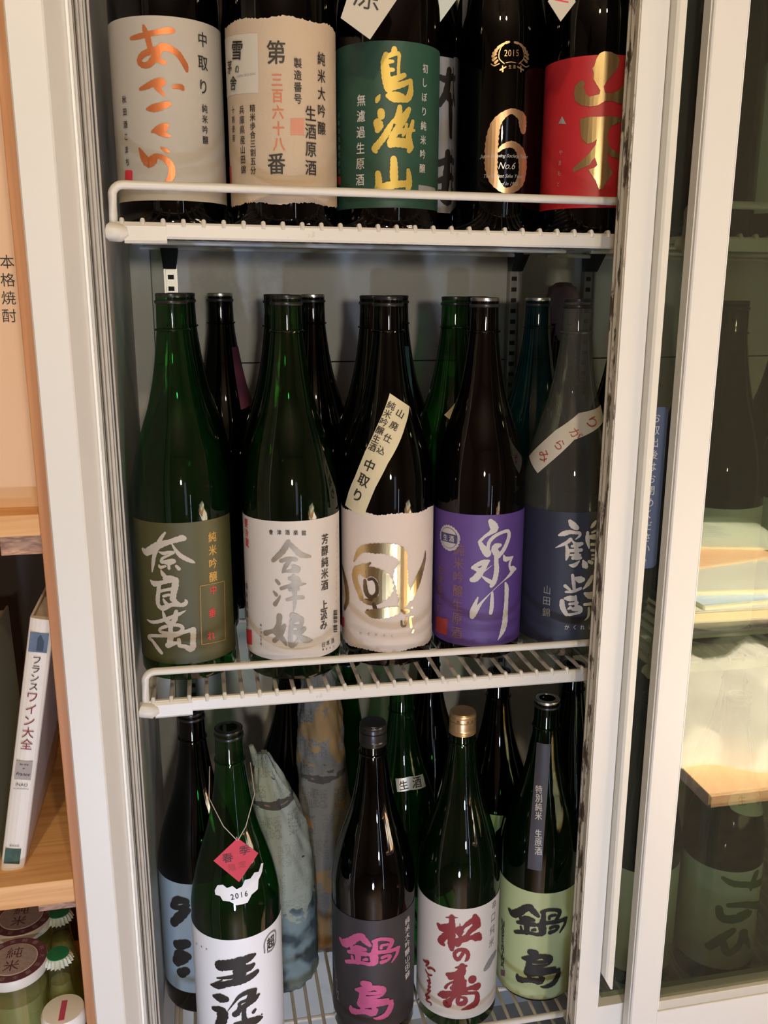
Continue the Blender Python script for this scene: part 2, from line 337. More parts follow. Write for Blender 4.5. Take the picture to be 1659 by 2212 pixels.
def flatmesh(items):      # -> list of (verts2d, faces) in metres on the unrolled bottle
    vs = []; fs = []; lay = []; n = 0
    for it in items:
        a = it.split(); kind = a[0]
        if kind == 'S':
            P = [tuple(int(q)/1e4 for q in p.split(',')) for p in a[2:]]
            k0 = rad(P[0][1])/RN
            Q = catmull(P); L = []; Rt = []; m = len(Q)
            base = len(vs)
            for i, (x, z, w) in enumerate(Q):
                w = max(w, .0001)*1.22*(1+.08*math.sin(i*2.3+n))
                x0, z0, _ = Q[max(i-1,0)]; x1, z1, _ = Q[min(i+1, m-1)]
                kk = rad(z)/RN; dx = (x1-x0)*kk; dz = z1-z0; l = math.hypot(dx, dz) or 1e-6
                nx = -dz/l*w/2/kk; nz = dx/l*w/2
                vs += [(x+nx, z+nz), (x-nx, z-nz)]
            for i in range(m-1): fs.append((base+2*i, base+2*i+1, base+2*i+3, base+2*i+2)); lay.append(n)
            for (x, z, w), (xo, zo, _) in ((Q[0], Q[1]), (Q[-1], Q[-2])):
                kk = rad(z)/RN; b0 = len(vs); w = max(w, .0001)*1.22
                for k in range(10): vs.append((x+w/2*.98*math.cos(2*PI*k/10)/kk, z+w/2*.98*math.sin(2*PI*k/10)))
                n += 1
                fs.append(tuple(range(b0, b0+10))); lay.append(n)
            n += 1
        elif kind == 'P':
            b0 = len(vs)
            for p in a[2:]: x, z = p.split(','); vs.append((int(x)/1e4, int(z)/1e4))
            fs.append(tuple(range(b0, len(vs)))); lay.append(n); n += 1
        elif kind == 'G':
            x, z, sz = (int(q)/1e4 for q in a[3:6]); rot = math.radians(float(a[6])); g, gf = glyph(a[2], 0); bo = BOLD.get(a[1], 0)
            kk = rad(z)/RN; sz *= 1.0; ax = .86 if abs(rot) < .1 else 1; c, s_ = math.cos(rot), math.sin(rot)
            for ou, ov in (((-bo, bo*.5), (bo, bo*.5), (0, -bo*.7)) if bo else ((0, 0),)):
                b0 = len(vs); vs += [(x+(c*(u+ou)*ax-s_*(v+ov))*sz/kk, z+(s_*(u+ou)*ax+c*(v+ov))*sz) for u, v in g]
                fs += [tuple(i+b0 for i in f) for f in gf]; lay += [n]*len(gf); n += 1
        elif kind == 'W':
            x, z, sz = (int(q)/1e4 for q in a[3:6]); g, gf = glyph(a[2].replace('~', ' '), .0, .35)
            b0 = len(vs); vs += [(x+u*sz, z+v*sz) for u, v in g]; fs += [tuple(i+b0 for i in f) for f in gf]; lay += [n]*len(gf); n += 1
    return vs, fs, lay
def wrap(name, items, bot, off, mat, parent, label=None, origin=None):
    vs, fs, lay = flatmesh(items)
    bm = bmesh.new(); ll = bm.faces.layers.int.new('l')
    bv = [bm.verts.new((x, z, 0)) for x, z in vs]
    for f, l in zip(fs, lay):
        try: fc = bm.faces.new([bv[i] for i in f]); fc[ll] = l
        except ValueError: pass
    big = [f for f in bm.faces if len(f.verts) > 4]
    bmesh.ops.triangulate(bm, faces=big)
    x0 = min(v[0] for v in vs); x1 = max(v[0] for v in vs); z0 = min(v[1] for v in vs); z1 = max(v[1] for v in vs)
    x = x0+.004
    while x < x1:
        bmesh.ops.bisect_plane(bm, geom=bm.verts[:]+bm.edges[:]+bm.faces[:], plane_co=(x,0,0), plane_no=(1,0,0)); x += .004
    if z1 > .2:
        z = max(z0, .2)+.005
        while z < z1:
            bmesh.ops.bisect_plane(bm, geom=bm.verts[:]+bm.edges[:]+bm.faces[:], plane_co=(0,z,0), plane_no=(0,1,0)); z += .008
    for v in bm.verts:
        l = v.link_faces[0][ll] if v.link_faces else 0
        a, z = v.co.x, v.co.y
        v.co = Vector(bot.pt(a, z, off+min(l, 60)*.000006))
    me = bpy.data.meshes.new(name); bm.to_mesh(me); bm.free(); me.materials.append(mat)
    o = bpy.data.objects.new(name, me); link(o, parent)
    if label: o['label'] = label
    return o
def label_band(bot, a0, a1, z0, z1, mat, parent, torn=0, label=None, name='label', off=.0004):
    n = 64*3 if torn else 96; vs = []; fs = []; rows = 4
    for i in range(n+1):
        a = a0+(a1-a0)*i/n
        t = (random.random()-.5)*torn+math.sin(i*.21)*torn*.6; t2 = (random.random()-.5)*torn+math.sin(i*.17+2)*torn*.6
        for zz in (z0+t2, z0+.004, z1-.004, z1+t): vs.append(bot.pt(a, zz, off))
    for i in range(n):
        for q in range(rows-1): fs.append((rows*i+q, rows*i+rows+q, rows*i+rows+q+1, rows*i+q+1))
    o = MB().add(vs, fs, True).build(name, mat, parent)
    if label: o['label'] = label
    return o
BTP = {'T1': (-0.019,0.968,0.0602,1,1), 'T2': (0.09,0.948,0.0592,1,1), 'T3': (0.198,0.962,0.0582,1,1), 'T5': (0.3268,0.995,0.0571,1,0.93), 'T6': (0.418,0.95,0.0564,1,1), 'T4': (0.2575,1.075,0.0576,1,1), 'b1': (-0.027,0.975,-0.4147,1,1), 'b2': (0.09,0.957,-0.4161,1,1), 'b3': (0.202,0.974,-0.4174,1,1), 'b4': (0.313,0.978,-0.4188,1,1), 'b5': (0.4185,0.967,-0.42,1,1), 'W1': (0.012,0.948,-0.925,1.07,1.01), 'W2': (0.184,0.967,-0.925,1.02,1), 'W3': (0.296,0.966,-0.925,1.03,1), 'W4': (0.415,0.989,-0.925,1.02,1), 'r3a': (-0.032,1.06,-0.925,1,1), 'r3e': (0.2455,1.085,-0.925,1,1), 'r3g': (0.388,1.1,-0.925,1,1), 'rb7': (0.309,1.087,-0.4187,1,1), 'rb2': (0.028,1.19,-0.4153,1,1), 'rb6': (0.265,1.22,-0.4182,1,1), 'Q14': (0.672,0.965,-0.925,1,1), 'Q13': (0.56,0.985,-0.925,1,1), 'M2': (0.728,0.965,-0.4237,1,1)}
PRINT = {
'T1': '''S org -309,1614,26 -238,1622,39 -140,1640,39 -33,1661,39 42,1676,46 83,1676,33
S org -179,1710,20 -169,1678,36 -149,1622,46 -137,1567,43 -125,1511,46
S org -24,1554,27 -71,1511,46 -126,1497,46 -199,1471,46 -239,1424,40 -212,1387,40 -156,1385,47 -107,1427,53 -74,1476,60 -41,1519,53 5,1535,53 63,1518,47 115,1487,47 151,1441,44 180,1395,44 190,1354,27
S org -84,1434,40 -47,1421,37 -10,1405,33
S org -244,1183,24 -184,1202,40 -119,1230,47 -56,1252,40 -19,1238,30 -59,1209,34
S org -97,1201,34 -68,1173,34 -25,1132,20
S org 61,1203,24 100,1210,34 134,1206,41 145,1192,27
S org -188,1010,20 -132,1016,55 -69,1030,55 8,1054,38 27,1051,17
S org -152,814,21 -95,843,41 -40,865,41 -9,873,24
S org -144,821,21 -81,821,55 -26,844,35
S org -97,810,41 -44,792,38 4,779,21
S org -78,675,14 -44,657,31 -14,643,21
S org -290,672,17 -266,627,42 -242,582,63 -202,544,70 -159,572,70 -125,602,38 -64,587,38 -19,551,46 8,500,49 5,441,53 -20,396,42 -61,358,32
G ink 中 370 1645 136 0
G ink 取 363 1442 138 0
G ink り 355 1237 139 0
G ink 純 359 1048 78 0
G ink 米 357 956 78 0
G ink 吟 355 863 78 0
G ink 醸 353 770 79 0
G ink 秋 -437 1110 68 0
G ink 田 -439 1002 68 0
G ink 酒 -441 893 69 0
G ink こ -442 784 69 0
G ink ま -444 674 70 0
G ink ち -446 563 70 0
P red -495,485 -476,494 -402,489 -389,474 -396,395 -418,385 -488,390 -509,403''',
'T3': '''S gold -41,1631,43 -40,1598,50
S gold -119,1581,44 -130,1512,62 -122,1433,69 -111,1354,69 -90,1287,70
S gold -91,1571,37 -40,1592,37 3,1587,31 4,1528,25 0,1469,25 1,1403,25
S gold -112,1519,37 -54,1523,25
S gold -112,1450,38 -50,1450,28
S gold -104,1347,63 -32,1368,50 57,1406,38
S gold -90,1294,63 -17,1309,51 58,1333,44 120,1364,32
S gold 124,1364,32 125,1311,38 121,1257,51 90,1201,51 28,1191,45 -46,1195,51 -104,1221,32
S gold -89,1234,32 -17,1236,38 43,1218,38
S gold -176,1228,13 -195,1195,38 -206,1169,25
S gold -165,1077,58 -162,1040,58
S gold -198,979,71 -187,952,77 -198,912,45
S gold -45,1006,19 -88,931,45 -132,856,52 -176,802,52 -221,748,59 -213,720,33
S gold 14,1123,38 7,1062,51 -23,993,45
S gold 107,1108,38 68,1044,58 30,981,58 -15,912,58 -51,856,58 -73,781,52
S gold 149,1003,29 133,940,39 109,884,45 109,822,59 126,768,52 110,732,39
S gold -73,870,26 0,899,39 85,916,39 167,922,20
S gold 84,971,26 69,902,26 46,866,19
S gold -66,802,72 8,803,72 94,794,72 143,769,33
S gold -43,651,52 -39,589,59 -39,512,66 -34,429,60
S gold -194,519,46 -187,470,53 -187,415,53 -206,380,40
S gold -206,380,40 -116,400,60 -34,415,60 49,424,53 113,426,53
S gold 104,552,33 113,489,47 113,419,53 101,377,40
G wht 無 -364 1192 111 0
G wht 濾 -368 1049 112 0
G wht 過 -371 905 113 0
G wht 生 -375 760 114 0
G wht 原 -378 614 115 0
G wht 酒 -382 467 116 0
G wht 初 295 1492 87 0
G wht し 291 1364 87 0
G wht ぼ 288 1236 88 0
G wht り 284 1106 89 0
G wht 純 280 976 89 0
G wht 米 277 845 90 0
G wht 吟 273 713 91 0
G wht 醸 270 580 91 0
G dim 天 -696 1097 52 0
G dim 寿 -697 1024 52 0
G dim 酒 -697 950 52 0
G dim 造 -698 875 53 0
G dim 株 -698 801 53 0
G dim 式 -699 726 53 0
G dim 会 -699 650 53 0
G dim 社 -700 575 54 0
P dim 223,425 511,417 514,352 224,351
P drd -903,547 -664,521 -666,442 -903,466''',
'T6': '''P foil -241,1576 -223,1644 -197,1690 -154,1709 -88,1702 -25,1676 2,1637 -10,1568 -52,1505 -109,1443 -142,1388 -124,1333 -48,1327 21,1364 67,1422 81,1243 31,1233 -43,1258 -119,1257 -191,1216 -264,1209 -347,1225 -412,1273 -428,1344 -420,1413 -382,1443 -353,1461 -317,1431 -330,1397 -308,1333 -276,1300 -218,1311 -175,1320 -170,1354 -202,1403 -241,1460 -241,1515 -258,1560
P foil -351,1099 -302,1106 -258,1114 -162,1111 -65,1118 65,1109 59,1073 -51,1020 -77,935 -46,830 57,762 69,719 -25,738 -66,772 -53,687 2,581 -49,507 -99,427 -129,427 -164,507 -245,617 -179,637 -158,658 -185,730 -213,702 -233,660 -306,634 -390,595 -400,631 -340,686 -253,760 -184,851 -176,904 -215,873 -266,861 -321,906 -341,978
G sil や -548 803 55 0
G sil ま -552 702 55 0
G sil も -555 600 55 0
G sil と -559 497 56 0
P sil -596,1082 -551,1148 -496,1066''',
'b1': '''S crm -176,1682,19 -214,1633,32 -254,1569,39 -281,1505,46 -318,1418,40 -337,1333,37 -357,1239,13
S crm -478,1462,40 -422,1444,67 -328,1499,72 -241,1549,65 -142,1581,45 -48,1612,52 16,1619,45
S crm -27,1648,13 5,1643,23 23,1622,19
S crm -110,1561,13 -74,1493,29 -32,1437,39 30,1392,39 87,1359,29 113,1342,7
S crm -253,1469,13 -204,1456,33 -148,1472,26 -101,1469,29
S crm -102,1466,26 -150,1438,20 -221,1400,26 -231,1358,30 -174,1375,26 -113,1383,33 -94,1369,26 -141,1348,26 -196,1353,26
S crm -155,1348,26 -155,1293,26
S crm -263,1320,20 -249,1301,30 -191,1319,20
S crm -77,1321,26 -52,1289,33
S crm -244,1270,13 -225,1227,40 -185,1187,33
S crm -221,1178,20 -163,1202,26 -110,1196,20 -85,1169,26
S crm -382,1137,20 -341,1109,54 -268,1125,40 -180,1153,40 -111,1169,53
S crm -91,1169,53 -102,1099,60 -119,1029,53 -133,958,54
S crm -277,1103,40 -291,1024,40 -304,945,44 -301,875,41 -257,845,47 -197,871,47
S crm -274,1033,30 -207,1053,27 -130,1071,33
S crm -233,981,27 -182,999,27 -134,1001,27
S crm -235,946,20 -216,912,34 -182,886,34 -126,895,40 -73,888,34 -21,893,40 3,920,33 -5,945,13
S crm -136,958,54 -98,917,40 -67,895,33
S crm -242,839,41 -169,873,27
S crm -255,817,10 -242,775,31 -235,719,34
S crm -104,818,34 -112,782,40 -122,732,47 -152,682,41
S crm -475,673,14 -404,664,31 -306,689,34 -212,728,34 -134,761,34 -72,789,30 -5,825,7
S crm -214,699,41 -180,673,54 -177,602,41 -181,530,55 -193,457,55
S crm -139,661,27 -85,661,34 -53,639,34 -55,603,34 -103,575,27 -186,565,34 -259,566,34 -305,581,28 -287,613,28 -225,641,34
S crm -299,329,35 -353,385,42 -413,445,35 -474,467,36 -438,498,32 -326,521,31 -217,534,31 -132,546,41 -37,581,34 50,602,41
S crm 57,602,54 57,537,48 50,466,48 47,408,55 19,382,55 -32,415,41 -85,424,34
S crm -216,426,55 -151,452,41 -96,460,21
S crm -94,496,34 -91,424,34
G och 純 323 1594 120 0
G och 米 320 1448 121 0
G och 吟 316 1301 121 0
G och 醸 312 1153 122 0
G red 中 304 1006 105 0
G red 垂 279 751 107 0
G red れ 255 493 108 0
S och 157,1078,4 292,1076,4 464,1063,4
S och 157,1078,4 148,753,4 142,415,4
S och 464,1063,4 453,733,4 442,391,4
S och 142,415,4 273,407,4 442,391,4''',
'b2': '''S slv -82,1589,39 -110,1534,52 -158,1465,52 -250,1376,40
S slv -69,1561,39 -12,1498,46 47,1438,53 144,1407,26
S slv -167,1374,33 -86,1396,39 -7,1387,33
S slv -74,1375,33 -115,1320,40 -150,1250,20
S slv -143,1257,17 -63,1264,33 4,1275,60
S slv -35,1312,40 10,1282,53
S slv -221,1155,27 -194,1122,33
S slv -253,1026,20 -226,993,34
S slv -243,885,41 -206,938,27 -184,981,17
S slv -168,1067,33 -107,1089,30 -13,1108,40 88,1110,13
S slv -78,1180,33 -12,1178,47 14,1127,47 -14,1080,33
S slv -81,1054,27 12,1057,27
S slv -111,941,27 -30,961,34 58,961,34
S slv -38,1207,33 -34,1095,40 -29,989,40 -32,883,27 -47,812,10
S slv -197,753,54 -207,666,48 -237,591,55 -252,568,48 -196,523,48 -156,474,41 -130,424,17
S slv -145,648,34 -174,582,48 -204,522,41 -263,465,42
S slv -370,535,49 -290,571,35 -201,609,34 -145,644,27
S slv -54,762,61 -8,753,41
S slv -69,698,41 -8,724,48 39,713,41 31,649,34 3,601,27
S slv -63,698,41 -78,598,41 -87,490,41 -82,417,41 -35,437,34 -6,486,21
S slv -57,641,27 4,637,27
S slv -52,568,34 16,579,27
S slv 64,602,41 15,550,34
S slv -25,567,34 28,505,48 90,468,55 148,459,14
G bld 芳 336 1568 120 0
G bld 醇 332 1440 120 0
G bld 純 329 1312 121 0
G bld 米 325 1183 122 0
G bld 酒 321 1052 122 0
G bld 上 308 829 121 0
G bld 汲 304 715 121 0
G bld み 299 599 122 0
G ink 會 -264 1685 58 0
G ink 津 -175 1688 58 0
G ink 酒 -90 1688 58 0
G ink 楽 -6 1683 58 0
G ink 館 79 1675 58 0
G ink あ -426 618 35 0
G ink い -428 575 35 0
G ink づ -429 532 35 0
G ink む -430 488 35 0
G ink す -431 445 36 0
G ink め -433 401 36 0
G ink 日 286 371 62 0
G ink 本 354 375 63 0
G ink 酒 434 373 63 0
G ink 製 281 318 28 0
G ink 造 329 314 28 0
G ink 年 383 308 28 0
G ink 月 445 298 28 0
S ink 461,712,12 496,702,13 537,691,13
S ink 461,690,7 496,680,7 536,669,7
S ink 460,672,15 495,662,15 535,651,15
S ink 460,646,7 494,636,7 535,625,7
S ink 459,628,17 494,618,17 534,607,17
S ink 459,602,6 493,592,6 534,581,6
S ink 458,584,10 493,574,10 533,563,10
S ink 457,536,15 492,526,15 532,515,15
S ink 457,514,7 491,504,7 531,493,7
S ink 456,496,13 491,486,13 531,474,13
S ink 456,470,10 490,460,10 530,448,10
G dim 製 586 1649 30 0
G dim 造 581 1580 30 0
G dim 者 576 1511 30 0
G dim 名 571 1442 30 0
G dim 称 566 1372 30 0
G dim 及 562 1302 30 0
G dim び 557 1232 30 0
G dim 所 552 1161 30 0
G dim 在 548 1091 30 0
G dim 地 544 1020 30 0
G dim 福 539 949 30 0
G dim 島 535 878 31 0
G dim 県 531 806 31 0
P red -844,445 -599,510 -600,334 -844,271
G red 要 -643 1720 105 0
G red 冷 -640 1612 106 0
G red 蔵 -637 1504 106 0
G ink 純 -685 1001 83 0
G ink 米 -689 892 84 0
G ink 酒 -693 783 84 0
G ink 造 -697 673 85 0
G ink り -701 563 86 0''',
'b3': '''S foil -509,1220,16 -468,1297,39 -410,1369,58 -327,1401,77 -238,1409,96 -159,1414,95 -69,1401,108 9,1378,115 57,1320,103 71,1238,77 51,1158,123 45,1070,136 59,980,117 81,895,131 96,831,112 68,772,99
S foil -293,1236,19 -365,1186,39 -461,1128,78 -497,1065,72 -488,998,66 -462,934,66 -429,872,59 -405,807,53
S foil -380,1190,52 -365,1117,97 -293,1141,91 -211,1121,97 -146,1070,123 -119,988,130 -126,906,117 -171,836,72 -238,803,53
S foil -366,779,40 -265,766,40 -158,795,13
S foil -344,651,27 -265,648,86 -184,655,99 -92,671,99 0,688,79 69,689,40 133,666,33
S foil 381,1327,7 372,1240,33 331,1139,53 284,1053,72 249,971,73 200,891,73 170,813,46
S foil -784,1092,27 -718,1006,54 -669,915,74 -642,818,74 -644,711,61 -709,598,41
S brn -358,1023,33 -351,920,46 -322,856,46 -265,842,39 -218,902,33 -225,1004,29 -265,1055,26 -314,1042,26
S brn -351,796,26 -265,801,39 -211,833,33
S brn -322,668,40 -279,639,66 -211,639,53
S brn -252,760,39 -238,706,40
S brn 56,558,20 63,501,20 106,502,20 98,545,17
S brn 119,591,20 113,515,20
S brn 55,690,20 97,650,27 133,666,27
S foil 196,591,17 164,590,20 165,534,27 174,469,24
S foil 206,427,20 194,401,20
S foil 179,703,17 183,698,17
G dim か -419 386 41 0
G dim ぜ -318 398 41 0
G dim が -226 401 41 0
G dim ふ -138 399 41 0
G dim く -52 390 41 0
P red -905,440 -731,482 -734,366 -904,308
P pap -62,3085 352,2932 171,2736 52,2572 -101,2357 -235,2097 -369,1766 -675,1834 -506,2181 -400,2466 -270,2740
G ink 純 -40 2955 93 -26
G ink 米 -108 2869 92 -24
G ink 吟 -166 2783 91 -23
G ink 醸 -216 2696 91 -21
G ink 生 -260 2609 91 -20
G ink 酒 -301 2521 92 -20
G ink 山 116 2869 98 -36
G ink 廃 -9 2745 94 -31
G ink 仕 -106 2620 92 -28
G ink 込 -185 2492 92 -26
G ink 中 -321 2325 139 -18
G ink 取 -380 2159 146 -20
G ink り -448 1985 157 -24''',
'b4': '''S wht -30,1670,48 0,1625,76 17,1580,76 -26,1538,42 -89,1496,28 -144,1437,28
S wht -144,1429,35 -107,1364,56 -55,1297,77
S wht -54,1282,56 -49,1355,35 -37,1429,35 20,1492,35 104,1529,32 189,1537,35 211,1478,42 178,1387,43 137,1318,43 74,1251,43
S wht 93,1383,35 46,1372,63 25,1337,63 57,1283,64
S wht 50,1261,42 53,1179,46 60,1104,50 51,1022,50 31,949,50 2,906,36
S wht 0,951,43 -52,984,36 -111,1029,14
S wht -37,1207,28 -95,1193,49 -158,1163,42 -213,1123,35
S wht -213,1123,28 -156,1103,43
S wht -45,1200,28 -93,1126,50 -140,1051,64 -181,997,64 -217,980,50
S wht -126,1052,14 -70,1096,11 1,1153,4
S wht 144,1258,14 168,1210,50 224,1208,36 286,1219,14
S wht 275,1213,22 237,1153,29 239,1100,29 284,1069,65 345,1055,29
S wht 296,1051,51 244,1009,36 170,962,14 87,905,7 11,837,7 -46,780,14 -109,705,25 -157,627,43 -198,556,58
S wht -147,772,14 -173,695,36 -200,602,51 -205,533,44
S wht 16,825,22 15,738,36 14,647,40 5,579,36
S wht 180,922,22 202,850,51 204,704,48 197,552,59 193,437,67 169,348,60 136,284,30 104,235,6
G bro 純 -378 1321 152 0
G bro 米 -379 1156 153 0
G bro 吟 -380 991 154 0
G bro 醸 -381 824 155 0
G bro 生 -382 655 157 0
G bro 原 -384 486 158 0
G bro 酒 -385 315 159 0
G bro 会 -647 1022 114 0
G bro 津 -650 902 115 0
G bro 坂 -652 781 115 0
G bro 下 -655 660 116 0
G bro 町 -658 538 116 0
P drd -730,419 -506,454 -520,246 -732,227''',
'b5': '''S wht -174,1660,35 -141,1617,63 -96,1581,49
S wht -285,1487,21 -233,1510,49 -171,1531,42 -108,1525,32 -64,1521,32 -55,1491,25 -100,1448,11
S wht -156,1447,35 -193,1408,35 -248,1375,28 -317,1336,6
S wht -202,1385,21 -185,1319,35 -182,1260,39 -193,1199,14
S wht -145,1440,11 -101,1396,28 -27,1394,35
S wht -101,1396,35 -82,1321,43 -77,1224,43
S wht -135,1366,28 -49,1380,32
S wht -167,1312,35 -31,1320,36
S wht -143,1261,25 -42,1260,28
S wht -120,1224,32 -33,1226,32
S wht -155,1141,11 -101,1138,43 -45,1189,14
S wht 0,1191,21 26,1137,65 43,1116,43
S wht 72,1178,29 116,1154,36
S wht 134,1644,28 102,1607,42 78,1580,21
S wht 91,1519,21 142,1536,21
S wht 34,1524,28 39,1435,43 66,1336,14
S wht 77,1469,43 148,1461,57
S wht 92,1378,29 155,1371,29
S wht 97,1307,25 160,1299,25
S wht 110,1249,22 165,1242,22
S wht 113,1203,25 168,1196,25
S wht -113,1021,29 -98,945,36 -86,854,29
S wht -188,889,36 -136,846,22
S wht -177,817,22 -92,827,33 -11,859,29
S wht -71,983,36 -25,966,72 13,964,43
S wht 128,989,37 89,918,51 20,849,11
S wht 44,793,29 100,764,66 145,757,74
S wht -214,704,44 -207,635,51 -179,575,44 -156,542,37
S wht -180,737,29 -130,739,58 -72,739,44
S wht -66,769,22 -54,684,29 -50,607,37
S wht -127,670,29 -39,684,29
S wht -145,608,15 -117,624,37
S wht -127,539,29 -54,553,26 5,573,30 11,619,22 -29,645,22
S wht -80,608,44 -20,614,59
S wht 48,658,29 153,652,34
S wht 106,609,22 115,545,30 101,493,22 61,459,7
G dim 山 -392 815 114 0
G dim 田 -391 679 115 0
G dim 錦 -390 541 116 0
G wht か -144 383 66 0
G wht く -55 383 66 0
G wht れ 40 376 67 0
G wht い 147 361 68 0
P pap 610,2932 494,2768 -167,2571 -599,2166 -855,2322 -453,2658 -97,2860
G drd り 133 2755 168 -67
G drd が -142 2639 132 -55
G drd ら -351 2510 132 -50
G drd み -550 2367 153 -52''',
'W1': '''S ink -222,1519,115 -138,1537,107 -50,1550,113 51,1579,85 120,1597,77 178,1613,35
S ink -195,1501,65 -85,1515,64 -44,1520,43
S ink 4,1566,120 0,1469,128 -3,1394,121
S ink 47,1468,85 116,1471,71 159,1493,42
S ink -267,1351,15 -158,1374,32 -56,1393,43
S ink -353,1236,19 -265,1253,73 -148,1295,65 -25,1322,79 76,1339,71 147,1361,64 199,1385,50
S ink -294,1283,11 -202,1342,11
S ink -320,1099,37 -242,1098,96 -171,1095,66
S ink -337,931,45 -250,934,89 -223,894,119 -234,806,105 -261,722,113
S ink -156,942,7 -84,1044,18 -20,1123,36 63,1160,50 125,1156,65 168,1162,43
S ink 161,1150,50 116,1090,87 73,1058,43
S ink 210,1081,29 157,1051,65 85,1015,58 29,984,58
S ink -24,1024,29 4,1050,29 59,1061,29
S ink -17,1015,29 -27,947,51 -62,905,59
S ink -76,898,59 -42,903,44
S ink 35,975,44 26,900,44 36,804,59 90,766,88 191,764,73 237,764,29
S ink 136,881,36 159,903,29
S ink 238,803,15 242,804,13
S ink -74,766,44 -12,790,29
S ink 20,738,88 30,657,74 12,543,67
S ink -234,658,90 -240,539,91
S dim 309,1571,18 314,1704,18 401,1766,18 503,1724,18 495,1588,18 422,1540,18 353,1553,18
G ink 超 406 1649 158 0
G dim ★ -583 1646 44 0
G dim ★ -476 1674 42 0
G dim ★ -394 1681 41 0
P stk -277,2407 -244,2469 -170,2482 -115,2449 -44,2469 7,2430 77,2448 122,2509 199,2505 272,2548 338,2533 415,2593 457,2583 394,2511 313,2454 279,2363 188,2335 127,2263 -3,2259 -82,2307 -165,2313 -201,2360 -264,2366
G ink 2 -49 2355 82 9
G ink 0 6 2362 81 6
G ink 1 63 2366 82 2
G ink 6 120 2366 84 -2''',
'W2': '''S pnk -561,1379,49 -495,1360,90 -392,1435,89 -303,1524,80 -242,1548,88
S pnk -257,1552,72 -198,1499,72 -141,1441,40
S pnk -376,1377,48 -360,1343,48 -288,1383,64 -198,1378,40
S pnk -421,1276,41 -319,1309,56 -191,1315,56
S pnk -296,1316,65 -289,1237,65 -297,1169,48
S pnk -369,1234,33 -361,1187,33
S pnk -221,1228,24 -184,1242,41
S pnk -459,1117,41 -352,1166,49 -243,1183,41 -141,1173,41
S pnk -76,1505,48 -76,1409,56 -91,1313,81 -91,1207,81 -141,1181,41
S pnk -98,1498,40 -19,1525,40 77,1505,40 132,1464,48 116,1405,48 78,1360,32
S pnk -4,1394,32 3,1433,32 77,1433,32
S pnk -141,1312,48 -41,1342,44 92,1331,44 226,1328,48
S pnk 216,1324,48 208,1262,41 174,1212,33 133,1163,16
S pnk 11,1261,41 63,1274,36 108,1253,41 78,1213,36 3,1198,48
S pnk -213,888,83 -157,888,74
S pnk -316,778,33 -249,790,75 -164,822,66 -81,841,57 3,806,83 24,770,58 3,725,33
S pnk -235,785,66 -235,687,75 -257,583,84
S pnk -192,752,37 -108,759,41 -25,762,41
S pnk -207,684,42 -109,701,42 -25,713,33
S pnk -200,628,67 -95,643,58 76,641,42
S pnk -221,574,67 -109,586,50 18,598,50 129,598,50
S pnk 129,598,42 121,526,67 76,442,67 18,407,59 -60,393,34 -95,403,12
S pnk -390,500,34 -366,453,85 -280,468,59 -193,488,67 -109,478,84 -67,518,50
S pnk -236,538,50 -221,491,50
S pnk -95,553,50 -91,545,50
G wht 純 383 1624 102 10
G wht 米 384 1514 102 10
G wht 大 386 1402 103 10
G wht 吟 388 1291 103 10
G wht 醸 389 1178 104 10
G wht 山 391 1065 104 10
G wht 田 393 951 105 10
G wht 錦 394 837 105 10
G dim N -772 1069 86 23
G dim A -747 1001 88 18
G dim B -725 930 90 16
G dim E -706 857 92 14
G dim S -688 782 93 13
G dim H -672 706 94 12
G dim I -656 629 95 11
G dim M -642 550 96 10
G dim A -628 472 97 10''',
'W3': '''S mar -225,1649,55 -223,1575,63 -221,1476,79 -222,1375,79 -224,1266,80 -218,1191,48
S mar -299,1624,12 -224,1641,23 -155,1646,9
S mar -401,1489,39 -351,1458,87 -281,1496,71 -214,1527,63
S mar -250,1437,63 -309,1355,71 -363,1269,72 -322,1233,40
S mar 59,1649,55 77,1578,95 112,1502,64
S mar 44,1603,63 -31,1557,55 -82,1511,39 -125,1469,103 -124,1403,48
S mar -127,1569,6 -123,1519,16
S mar 71,1497,80 2,1444,56 -42,1383,48 -115,1336,72 -150,1276,72
S mar -173,1332,40 -63,1335,56 20,1358,48 101,1346,105 145,1307,49
S mar -80,1142,40 -102,1100,36 -138,1057,48 -175,1088,40 -177,1147,40 -126,1193,40 -52,1183,48 -12,1119,44 -26,1053,40 -48,1030,16
S mar -84,964,65 -89,888,97
S mar -165,936,16 -91,947,49 -31,960,24
S mar -260,817,49 -177,832,65 -89,862,89
S mar -229,781,57 -147,818,41
S mar -117,811,106 -122,707,123 -128,621,139
S mar -203,631,49 -121,639,148 -48,740,49
S mar -286,620,33 -249,682,24 -168,747,16
S mar 49,753,91 57,742,91
S mar -45,619,41 40,630,50 124,622,92
S mar -372,484,33 -308,509,90 -194,563,49 -66,568,49 43,552,33 110,532,42 129,472,59 114,391,76 48,358,67 -76,325,12
S mar -156,541,41 -214,464,49 -259,393,99
S mar -111,526,49 -131,447,41 -108,413,50 -40,427,58 -34,487,41 -80,508,25
S mar -637,839,16 -593,847,28 -538,883,24 -537,857,20 -580,795,20
S mar -546,782,24 -486,818,24 -439,808,28
S mar -590,727,16 -534,694,25 -474,721,12
S mar -544,662,16 -512,647,20
S mar -553,586,16 -502,635,12 -531,565,16 -491,607,10 -540,506,16 -490,546,10 -550,447,17 -489,485,10 -582,346,21 -507,378,21 -569,293,17 -485,303,17 -485,268,12
G dim 辛 384 1667 135 0
G dim 口 373 1497 135 0
G dim 純 362 1326 136 0
G dim 米 352 1153 137 0
S dim 249,825,59 304,855,93 381,902,86 491,911,54''',
